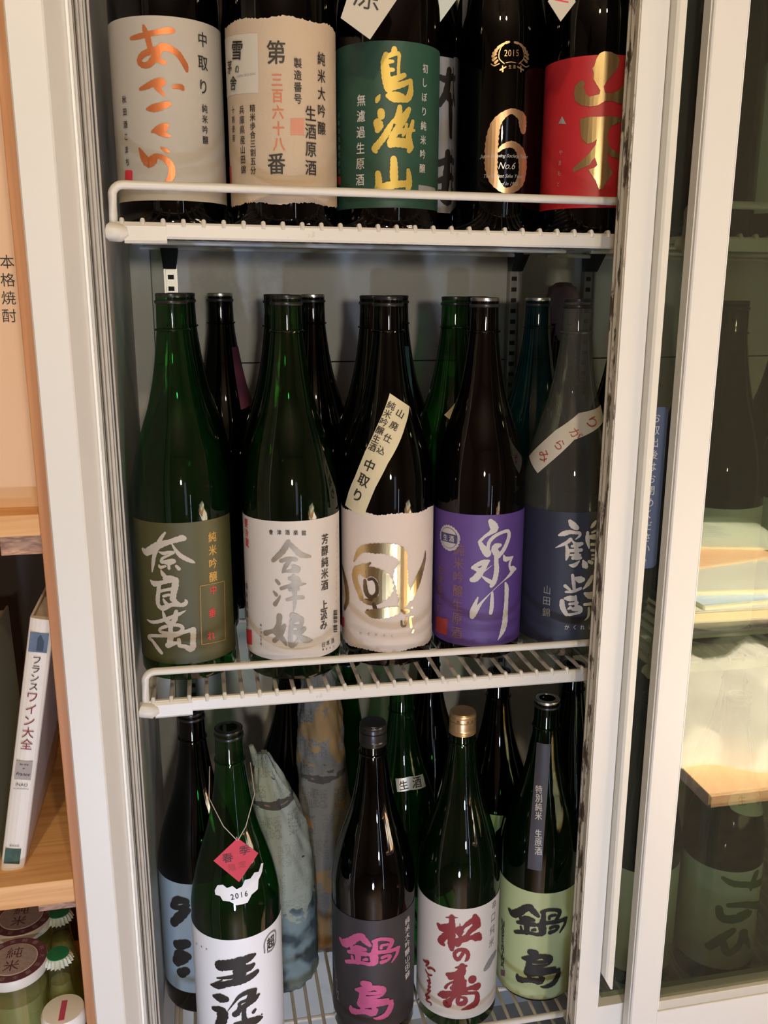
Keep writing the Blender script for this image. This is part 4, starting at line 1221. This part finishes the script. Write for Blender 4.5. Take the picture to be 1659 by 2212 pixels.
# bottle-cap shaped badge on the purple label
def disc(cx, cz, r, n, wav=0, k=0):
    return 'P x '+' '.join('%d,%d' % (round((cx+(r+wav*math.cos(k*2*PI*i/n))*math.cos(2*PI*i/n))*1e4), round((cz+(r+wav*math.cos(k*2*PI*i/n))*math.sin(2*PI*i/n))*1e4)) for i in range(n))
bx, bz = -.0520, .1435
wrap('badge', [disc(bx, bz, .0150, 96, .0006, 24)], b, .0009, M['badge'], l)
wrap('badge_ring', [disc(bx, bz, .0122, 48)], b, .0011, M['badge_navy'], l); wrap('badge_face', [disc(bx, bz, .0117, 48)], b, .0013, M['badge'], l)
wrap('badge_band', ['P x %d,%d %d,%d %d,%d %d,%d' % tuple(round(q*1e4) for q in (bx-.0115,bz-.0052,bx+.0115,bz-.0052,bx+.0115,bz+.0052,bx-.0115,bz+.0052))], b, .0015, M['badge_navy'], l)
wrap('badge_lettering', ['G wht 生 %d %d 80 0' % (round((bx-.0042)*1e4), round(bz*1e4)), 'G wht 酒 %d %d 80 0' % (round((bx+.0048)*1e4), round(bz*1e4))], b, .0018, M['p_wht'], l)
t,b,l = mk('b5','clear glass sake bottle with navy label beside the mouldy gasket','g_clear','black',GM,(-.150,.150,.0165,.1760,'paper_navy')); prints('b5',b,l,t,skip=('pap','drd'))
x_ = [q for q in PRINT['b5'].split('\n') if q.split()[1] in ('pap','drd')]
st = wrap('neck_strip', [q for q in x_ if q[0] == 'P'], b, .0010, M['tag_white'], t, label='white paper strip pasted aslant on the shoulder'); wrap('lettering', [q for q in x_ if q[0] != 'P'], b, .0014, M['p_drd'], st)
def plain(label, x, y, mat, cap='black', zt=zmid, group=GM, **k):
    return bottle(label, (x,y,zt(x)), M[mat], cap, group=group, **k)
plain('deep green bottle directly behind the moss-green label bottle', -.019,1.090,'g_dgreen')
t,b = plain('slender black bottle with pink shoulder sticker, back row of middle shelf', .028,1.19,'g_black','silver'); prints('rb2',b,None,t)
plain('black-green bottle behind and left of the white label bottle with silver characters', .093,1.100,'g_dgreen')
plain('black bottle with silver cap behind and right of the white silver-character label bottle', .1476,1.200,'g_black','silver')
plain('black bottle behind and left of the gold emblem bottle', .206,1.082,'g_brown')
t,b = plain('black bottle with narrow teal neck sticker, back row behind the gold emblem bottle', .265,1.22,'g_black'); prints('rb6',b,None,t)
t,b = plain('green bottle with diamond sticker behind the purple label bottle', .309,1.087,'g_green'); prints('rb7',b,None,t)
plain('dark bottle in the back row right of the green diamond-sticker bottle', .375,1.21,'g_dgreen')
plain('teal glass bottle with silver cap, right part of the middle shelf', .426,1.11,'g_teal','silver')
t,b = plain('dark bottle topped with crumpled dusky pink paper, back row', .4997,1.21,'g_black', group=GM)
def wob(a, z): return .0022*math.sin(a*5+z*300)+.0015*math.sin(a*9-z*500)
MB().lathe([(.018,.352),(.0195,.372),(.0205,.395),(.0215,.412),(.0170,.424),(.009,.430),(.003,.431)], 28, wob=wob).build('paper_wrap', pbr('dusky_paper', (.16,.10,.10), .8, bump=.8, bscale=80), t)
plain('black bottle mostly hidden by the door stile, right end of middle shelf', .532,1.075,'g_black')
t,b = plain('dark green bottle with pale label seen through the right glass, middle shelf', .6165,.970,'g_dgreen'); label_band(b, -.14,.14,.02,.172, M['paper_sage'], t)
t,b,l = mk('M2','dark bottle with diamond tag and pale label at the picture edge, middle shelf','g_dgreen','black',GM,(-.14,.14,.02,.176,'paper_sage')); prints('M2',b,None,t)
plain('black bottle in the second row behind glass, middle shelf', .655,1.090,'g_black')
plain('black bottle in the second row behind glass near the picture edge, middle shelf', .775,1.090,'g_black')
# ------------------------------------------------------------------ bottom shelf
plain('black bottle in the second row behind glass, bottom shelf', .612,1.100,'g_black','black',zlow,GL)
plain('black bottle in the second row behind glass near the picture edge, bottom shelf', .742,1.080,'g_black','black',zlow,GL)
t,b,l = mk('W1','green sake bottle with bright white label, red diamond tag and white cloud sticker','g_green','black',GL,(-.155,.155,.020,.1850,'paper_bright'))
x_ = PRINT['W1'].split('\n'); cloud = [q for q in x_ if q.startswith('P stk')]; yr = [q for q in x_ if q[0] == 'G' and q.split()[2] in '2016']
for c in ('ink','dim'): wrap('lettering', [q for q in x_ if q.split()[1] == c and q not in yr], b, .0009 if c == 'ink' else .0008, M['p_'+c], l)
cs = wrap('cloud_sticker', cloud, b, .0009, M['paper_bright'], t); wrap('lettering', yr, b, .0013, M['p_ink'], cs)
x0, y0, z0 = t.location
cd = card(t, [(.0155,-.5775),(.0372,-.5990),(.0152,-.6320),(-.0112,-.6018)], .868, M['tag_red'], [('春',.0040,-.6000,.0125,.1,M['p_ink']),('季',.0225,-.5930,.0125,.1,M['p_ink']),('限',.0085,-.6130,.009,.1,M['p_drd']),('定',.0195,-.6105,.009,.1,M['p_drd'])], 0)
MB().tube([(.0148-x0,.868-y0,-.5800-z0),(.0010-x0,.876-y0,-.5660-z0),(-.0130-x0,.905-y0,-.5480-z0),(-.0112-x0,.947-y0,-.5330-z0)], .0005, 6).build('string', M['string'], t)
MB().tube([(.0160-x0,.868-y0,-.5800-z0),(.0250-x0,.875-y0,-.5690-z0),(.0370-x0,.905-y0,-.5490-z0),(.0352-x0,.947-y0,-.5330-z0)], .0005, 6).build('string', M['string'], t)
t,b,l = mk('W2','black sake bottle with charcoal label and pink foil characters','g_black','screw',GL,(-.150,.150,.020,.1780,'paper_char')); prints('W2',b,l,t)
t,b,l = mk('W3','green sake bottle with gold screw cap and white label in maroon characters','g_olive','gold',GL,(-.145,.145,.018,.1765,'paper_white')); prints('W3',b,l,t)
cp = [o for o in t.children if o.name.startswith('cap')][0]; vs = []; fs = []
for i, ch in enumerate('株式会社酒造元清酒'):
    g, gf = glyph(ch, 0); a0 = -.62+i*.36; b0 = len(vs)
    for u, v in g:
        th = a0+u*.0042/.0168; vs.append((.01685*math.sin(th), -.01685*math.cos(th), .41*1.03-.0068+v*.0038))
    fs += [tuple(q+b0 for q in f) for f in gf]
me = bpy.data.meshes.new('cap_lettering'); me.from_pydata(vs, [], fs); me.materials.append(M['p_brn']); link(bpy.data.objects.new('cap_lettering', me), cp)
t,b,l = mk('W4','dark green sake bottle with lime-green label and black characters','g_dgreen','silver',GL,(-.155,.155,.006,.1660,'paper_lime')); prints('W4',b,l,t,skip=('wht',))
x_ = [q for q in PRINT['W4'].split('\n') if q.split()[1] == 'wht']
a_ = [tuple(int(v)/1e4 for v in q.split()[3:5]) for q in x_]
vs = []; fs = []
NS = 24
for i in range(NS+1):
    z = .1985+(.3560-.1985)*i/NS; ac = (a_[0][0]+a_[-1][0])/2+.0035*(z-.2)/.15*0; hw = .0091*RN/rad(z)
    for q in range(5): vs.append(b.pt(ac+hw*(q-2)/2, z, .0006))
for i in range(NS):
    for q in range(4): fs.append((i*5+q, i*5+q+1, i*5+q+6, i*5+q+5))
st = MB().add(vs, fs, True).build('neck_strip', M['strip_dark'], t, label='dark plum vertical strip with white characters'); wrap('lettering', x_, b, .0010, M['p_wht'], st)
t,b,l = mk('r3a','dark bottle with pale blue label and black brush marks at the far left','g_black','black',GL,(-.15,.15,.033,.196,'paper_silverblue')); prints('r3a',b,l,t)
plain('tall black bottle between the two newspaper wrapped bottles', .1065,1.215,'g_black','silver',zlow,GL)
bottle('slim green bottle behind the black screw-capped bottle', (.196,1.225,-.925), M['g_green'], 'black', .96, .70, GL)
t,b,l = mk('r3e','green bottle with a silver neck band, second row between pink and maroon labels','g_green','green',GL); prints('r3e',b,None,t)
plain('black bottle with bluish sheen behind the gold capped bottle', .318,1.22,'g_black','black',zlow,GL)
t,b,l = mk('r3g','black bottle with a small green sticker behind the lime label bottle','g_black','black',GL); prints('r3g',b,None,t)
plain('black bottle at the right end of the bottom shelf, beside the door stile', .499,1.10,'g_black','black',zlow,GL)
t,b,l = mk('Q13','dark bottle with pale label behind glass, left of the green-character label','g_dgreen','black',GL,(-.15,.15,.025,.180,'paper_sage')); prints('Q13',b,l,t)
t,b,l = mk('Q14','dark bottle behind glass with pale label in dark green brush characters','g_dgreen','black',GL,(-.15,.15,.03,.181,'paper_sage')); prints('Q14',b,l,t,skip=('pap',))
wrap('neck_sticker', [q for q in PRINT['Q14'].split('\n') if q.startswith('P pap')], b, .0008, M['paper_sage'], t)
def wrapped(label, x, y, prof_, mat, lean, seed):
    t = thing('wrapped_bottle', label, 'bottle', (x,y,-.925), 'newspaper wrapped bottles')
    rnd = random.Random(seed); ph = [rnd.random()*6 for _ in range(6)]
    def wb(a, z): return .0016*math.sin(a*3+ph[0]+z*25)+.0012*math.sin(a*7+ph[1]-z*60)+.0009*math.sin(a*13+ph[2]+z*110)+.0006*math.sin(a*21+z*200)
    mb = MB(); vs = []; P = []
    for (r0,z0),(r1,z1) in zip(prof_, prof_[1:]):
        for q in range(6): P.append((r0+(r1-r0)*q/6, z0+(z1-z0)*q/6))
    P.append(prof_[-1]); mb.lathe(P, 60, wob=wb)
    zt_ = prof_[-1][1]
    mb.v = [(vx+lean*max(0, z-.15)/zt_*(z/zt_), vy, z) for vx, vy, z in mb.v]
    mb.build('newspaper', mat, t)
    MB().tube([(lean*.8, 0, zt_-.015), (lean, 0, zt_+.012)], [.006,.003], 8).build('paper_twist', mat, t)
    return t
wrapped('newspaper-wrapped bottle with grey print, behind the red-tagged green bottle', .076,1.062, [(.040,.0),(.044,.01),(.0455,.06),(.0455,.17),(.042,.21),(.036,.245),(.026,.285),(.014,.32),(.006,.34)], M['newsA'], -.035, 3)
wrapped('newspaper-wrapped bottle with brown and yellow photo print, beneath the middle shelf', .1430,1.115, [(.030,.0),(.034,.01),(.035,.08),(.035,.22),(.033,.30),(.030,.36),(.022,.41),(.010,.44)], M['newsB'], -.012, 5)
# ================================================================== wooden shelf unit on the left
WS = thing('wooden_shelf_unit', 'orange pine shelf unit standing against the left side of the refrigerator', 'shelf', (-.30,.85,-1.5))
def ws(name, m, x0,x1,y0,y1,z0,z1, bevel=.001): return box(name, m, WS, x0+.30,x1+.30,y0-.85,y1-.85,z0+1.5,z1+1.5, bevel)
ws('side_panel', M['pinewood'], -.1535,-.1350,.85,1.20,-1.5,.9)
ws('side_panel', M['pinewood'], -.92,-.90,.85,1.20,-1.5,.9)
ws('back_panel', M['back_shade'], -.90,-.1535,1.19,1.20,-1.5,.9)
for z, nm in ((-.203,'shelf_board'),(-.591,'shelf_board'),(-.93,'shelf_board')):
    ws(nm, M['pineshelf'], -.90,-.1535,.85,1.19,z-.0205 if z > -.5 else z-.027,z)
    ws('cleat', M['pineend'], -.195,-.1537,.872,1.185,z-.0445 if z > -.5 else z-.050,z-.0215 if z > -.5 else z-.0275)
GB = thing('gift_box', 'tall pale wood box with brushed black characters on the upper pine shelf', 'box', (-.30,.88,-.203))
bo = box('box_body', M['boxpaper'], GB, -.16,.1445,0,.16,0,.98, .001)
chars(bo, '本格焼酎', .1345,.2262,.1320,.1790, .0128, -.0004, M['p_ink'], .02)
# books
def book(label, loc, tilt, w, h, d, cover, group=None):
    t = thing('book', label, 'book', loc, group); t.rotation_euler = (0, tilt, 0)
    sp_ = MB(); n = 8; ow = []
    for q in range(n+1):
        a = PI*q/n; ow.append((w/2-w/2*math.cos(a), -.0045*math.sin(a)))
    sp_.extrude(ow+[(w,.004),(0,.004)], 0, h); o1 = sp_.build('spine', cover, t)
    box('cover', cover, t, 0,.0022,.004,d,0,h,0); box('cover', cover, t, w-.0022,w,.004,d,0,h,0)
    box('pages', M['bookpages'], t, .0024,w-.0024,.0045,d-.004,.003,h-.004,0)
    return t, o1
t, sp_ = book('white hardback book with a long katakana title, leaning on the pine side panel', (-.2300,.882,-.5905), math.radians(11.0), .0235, .282, .20, M['bookwhite'])
def onsp(name, m, x0,x1,z0,z1, y=-.0052):
    return flat(name, [(x0,z0),(x1,z0),(x1,z1),(x0,z1)], y, .0004, m, sp_)
onsp('cover_photo', M['photo_blue'], .0025,.0200,.2475,.2680)
flat('church_silhouette', [(.010,.249),(.010,.262),(.0125,.2665),(.015,.262),(.0165,.259),(.0165,.249)], -.0056, .0002, pbr('church_dark', (.03,.05,.09), .6), sp_)
onsp('cover_photo', M['photo_green'], .0030,.0185,.010,.0275)
onsp('title_block', M['blockgrey'], .0035,.0195,.1075,.1285)
chars(sp_, 'フランス', .0117,.2390,.0117,.2105, .0098, -.0057, M['p_ink'], .02)
chars(sp_, 'ワイン大全', .0115,.1990,.0115,.1475, .0125, -.0057, M['p_mar'], .02)
chars(sp_, ['les vins'], .0115,.1250,.0115,.1250, .0030, -.0058, M['p_ink'], 0, shear=.3)
chars(sp_, ['de'], .0115,.1205,.0115,.1205, .0024, -.0058, M['p_ink'], 0, shear=.3)
chars(sp_, ['France'], .0115,.1140,.0115,.1140, .0050, -.0058, M['p_ink'], 0, shear=.3)
chars(sp_, ['INAO'], .0115,.1020,.0115,.1020, .0048, -.0058, M['p_ink'], 0)
chars(sp_, ['国立原産地名称研究所'], .0115,.0975,.0115,.0975, .0015, -.0058, M['p_ink'], 0)
chars(sp_, ['駿台出版'], .0115,.0315,.0115,.0315, .0024, -.0058, M['p_ink'], .02)
t, s2 = book('grey-green book at the far left picture edge, beside the white hardback', (-.2630,.90,-.5905), math.radians(-1.0), .030, .225, .17, M['bookgreen'])
# jars and small bottles on the lowest board
def lerpz(n): return n
def jar(label, x, y, r, ztop_):
    t = thing('cup_jar', label, 'jar', (x,y,-.93), 'jars with maroon lids on the lower pine board'); H = ztop_+.93
    MB().lathe([(r*.75,0),(r*.86,.003),(r*.90,.02),(r*.93,H*.6),(r*.96,H-.012),(r*.96,H-.006)], 48).build('glass_body', M['g_jar'], t)
    MB().lathe([(r*.80,.004),(r*.84,.02),(r*.87,H*.6),(r*.88,H*.82)], 40).build('drink', M['drink'], t)
    ld = MB().lathe([(r*.985,H-.012),(r*1.0,H-.011),(r*1.0,H-.0015),(r*.985,H)], 48).build('lid', M['lid_rim'], t)
    MB().lathe([(r*.98,H-.0001),(r*.98,H+.0006)], 48).build('lid_border', M['lid_maroon'], ld)
    MB().lathe([(r*.705,H+.0006),(r*.705,H+.0009)], 48).build('lid_line', M['lid_rim'], ld)
    MB().lathe([(r*.68,H+.0009),(r*.68,H+.0012)], 48).build('lid_face', M['lid_face'], ld)
    vs = []; fs = []
    for i, ch in enumerate('大吟醸純米酒カップ地酒本醸造'):     # small type round the border
        a = 2*PI*i/14; g, gf = glyph(ch, 0); b0 = len(vs); c, s_ = math.cos(a), math.sin(a)
        vs += [((r*.85+v*.0062)*c+u*.0062*s_, (r*.85+v*.0062)*s_-u*.0062*c, H+.0009) for u, v in g]; fs += [tuple(q+b0 for q in f) for f in gf]
    me = bpy.data.meshes.new('lettering'); me.from_pydata(vs, [], fs); me.materials.append(M['lid_face']); link(bpy.data.objects.new('lettering', me), ld)
    vs = []; fs = []
    for i, ch in enumerate('純米'):
        g, gf = glyph(ch, .02); b0 = len(vs); vs += [(-.001+u*.018, .010-i*.020+v*.018, H+.0014) for u, v in g]; fs += [tuple(q+b0 for q in f) for f in gf]
    me = bpy.data.meshes.new('lettering'); me.from_pydata(vs, [], fs); me.materials.append(M['lid_maroon']); link(bpy.data.objects.new('lettering', me), ld)
    return t
jar('glass jar with maroon-ringed lid, nearer of the two, lower pine board', -.2330,.905,.0350,-.722)
jar('glass jar with maroon-ringed lid, farther one half under the shelf board', -.2385,.979,.0350,-.722)
def crownb(label, x, y, zt_):
    t = thing('small_bottle', label, 'bottle', (x,y,-.93), 'clear bottles with green crown caps'); H = zt_+.93
    MB().lathe([(.022,0),(.0265,.003),(.027,.02),(.027,H*.45),(.024,H*.58),(.016,H*.74),(.0118,H*.86),(.0118,H-.006)], 40).build('glass_body', M['g_jar'], t)
    MB().lathe([(.020,.002),(.0245,.005),(.025,.02),(.025,H*.45),(.022,H*.58),(.014,H*.74),(.0105,H*.84)], 36).build('drink', M['drink'], t)
    vs = []; n = 42; fs = []
    for i, (r, z) in enumerate(((.0118,H+.0005),(.0130,H-.0012),(.0139,H-.0045),(.0152,H-.0085))):
        for k in range(n):
            a = 2*PI*k/n; rr = r+(0 if i < 1 else .00055*i)*(1 if k % 2 else -1); vs.append((rr*math.cos(a), rr*math.sin(a), z))
    for i in range(3):
        for k in range(n): fs.append((i*n+k, (i+1)*n+k, (i+1)*n+(k+1) % n, i*n+(k+1) % n))
    cp = MB().add(vs, fs).build('crown_cap', M['crown_skirt'], t)
    MB().lathe([(.0119,H+.0004),(.0117,H+.0011),(.010,H+.0014)], 36).build('cap_face', M['crown_green'], cp)
    return t
crownb('clear bottle with green crown cap, nearer of the two beside the jars', -.1868,.905,-.722)
crownb('clear bottle with green crown cap, farther one under the shelf board', -.1960,.977,-.722)
t = thing('cup_jar', 'cream-lidded jar with a pink stroke at the lower left corner', 'jar', (-.1795,.868,-.93))
MB().lathe([(.018,0),(.0225,.003),(.023,.02),(.023,.125),(.0215,.150)], 36).build('glass_body', M['g_jar'], t)
ld = MB().lathe([(.0225,.147),(.0235,.149),(.0235,.163),(.0215,.167),(.012,.1685)], 36).build('lid', M['mag_white'], t)
ld2 = MB().box(-.0025,.0035,-.018,.010,.1686,.1692).build('pink_stroke', M['lid_pink'], ld)
# ================================================================== counter behind the viewer (seen in the door glass)
CT = thing('serving_cart', 'two-tier oak serving cart at the right, mirrored in the door glass', 'cart', (.95,.25,-1.5))
def ct(name, m, x0,x1,y0,y1,z0,z1, bevel=.002): return box(name, m, CT, x0-.95,x1-.95,y0-.25,y1-.25,z0+1.5,z1+1.5, bevel)
ct('lower_board', M['counter'], .71,1.35,.02,.545,-.748,-.726)
ct('upper_board', M['cap_black'], .80,1.45,-.20,.310,-.572,-.562)
for lx in (.88,1.30):
    ct('leg', M['cap_black'], lx-.008,lx+.008,.022,.038,-1.5,-.572, 0)
for lx in (.74,1.32): ct('leg', M['cap_black'], lx-.008,lx+.008,.50,.516,-1.5,-.748, 0)
GMG = 'magazines stacked on the cart seen in the door glass'
zz = -.562
for i, (nm, x0,x1,y0,y1, h, rot) in enumerate((('mag_white',.815,1.12,-.10,.29,.020,.05),('mag_blue',.83,1.13,-.09,.27,.008,-.06),('mag_white',.825,1.12,-.12,.24,.010,.12),('mag_red',.86,1.10,-.16,.10,.004,-.20),('mag_green',.95,1.20,-.18,.02,.005,.25))):
    lb = ['thick white magazine at the bottom of the mirrored stack','blue-covered magazine second from the bottom of the mirrored stack','white magazine in the middle of the mirrored stack','rust-red magazine turned askew in the mirrored stack','pale green magazine on top of the mirrored stack'][i]
    t = thing('magazine', lb, 'magazine', ((x0+x1)/2,(y0+y1)/2,zz), GMG); t.rotation_euler = (0,0,rot)
    w, d = (x1-x0)/2, (y1-y0)/2
    box('pages', M['mag_side'], t, -w,w,-d,d,.0006,h-.0006, 0); box('cover', M[nm], t, -w-.001,w+.001,-d-.001,d+.001,h-.0006,h, 0); box('cover', M[nm], t, -w-.001,w+.001,-d-.001,d+.001,0,.0006, 0)
    pr_ = MB()
    for q in range(7): pr_.box(-w*.8, w*(.1+.08*(q%3)), -d*.8+q*.016, -d*.8+q*.016+.007, h, h+.0002)
    s_ = pr_.build('printed_lines', M['p_dim'], t); s_['kind'] = 'stuff'
    zz += h+.0004
# crumpled white cloth bundle
t = thing('cloth_bundle', 'crumpled white cloth bundle on the lower board of the mirrored cart', 'cloth', (.895,.37,-.726))
n = 40; vs = []; fs = []; rnd = random.Random(11); ph = [rnd.random()*6 for _ in range(8)]
for i in range(n+1):
    for j in range(n+1):
        u, v = i/n*2-1, j/n*2-1
        e = max(0, (1-abs(u)**4)*(1-abs(v)**4))**.5
        h = .115*e*(1+.14*math.sin(u*5+v*3+ph[0])+.10*math.sin(v*11-u*4+ph[1])-.16*abs(math.sin(u*7+v*5+ph[2])))
        vs.append((u*.185+.01*math.sin(v*7+ph[3]), v*.135+.01*math.sin(u*8+ph[4]), max(0, h)))
for i in range(n):
    for j in range(n): a = i*(n+1)+j; fs.append((a, a+n+1, a+n+2, a+1))
fs.append(tuple([i*(n+1) for i in range(n+1)]+[n*(n+1)+j for j in range(1, n+1)]+[i*(n+1)+n for i in range(n-1, -1, -1)]+[j for j in range(n-1, 0, -1)])[::-1])
o = MB().add(vs, fs, True).build('cloth', M['cloth'], t); t.rotation_euler = (0,0,.25)
t = thing('reading_lamp', 'black cone lamp hanging over the mirrored cart', 'lamp', (1.02,.66,1.15))
MB().tube([(0,0,0),(0,0,-.98)], .004, 8).build('cord', M['cap_black'], t)
MB().lathe([(.015,-.97),(.030,-.975),(.095,-1.06),(.092,-1.062),(.028,-.985)], 32).build('lamp_shade', M['cap_black'], t)
MB().lathe([(.010,-1.0),(.026,-1.01),(.030,-1.03),(.022,-1.048),(.006,-1.055)], 20).build('bulb', M['lampglow'], t)
l = bpy.data.lights.new('bulb_light', 'SPOT'); l.energy = 1000; l.color = (1,.86,.66); l.shadow_soft_size = .03; l.spot_size = math.radians(70); l.spot_blend = .5
o = bpy.data.objects.new('bulb_light', l); o.location = (0,0,-1.062); o.rotation_euler = (math.radians(-27),math.radians(8),0); link(o, t)
bpy.data.objects.remove(FO)
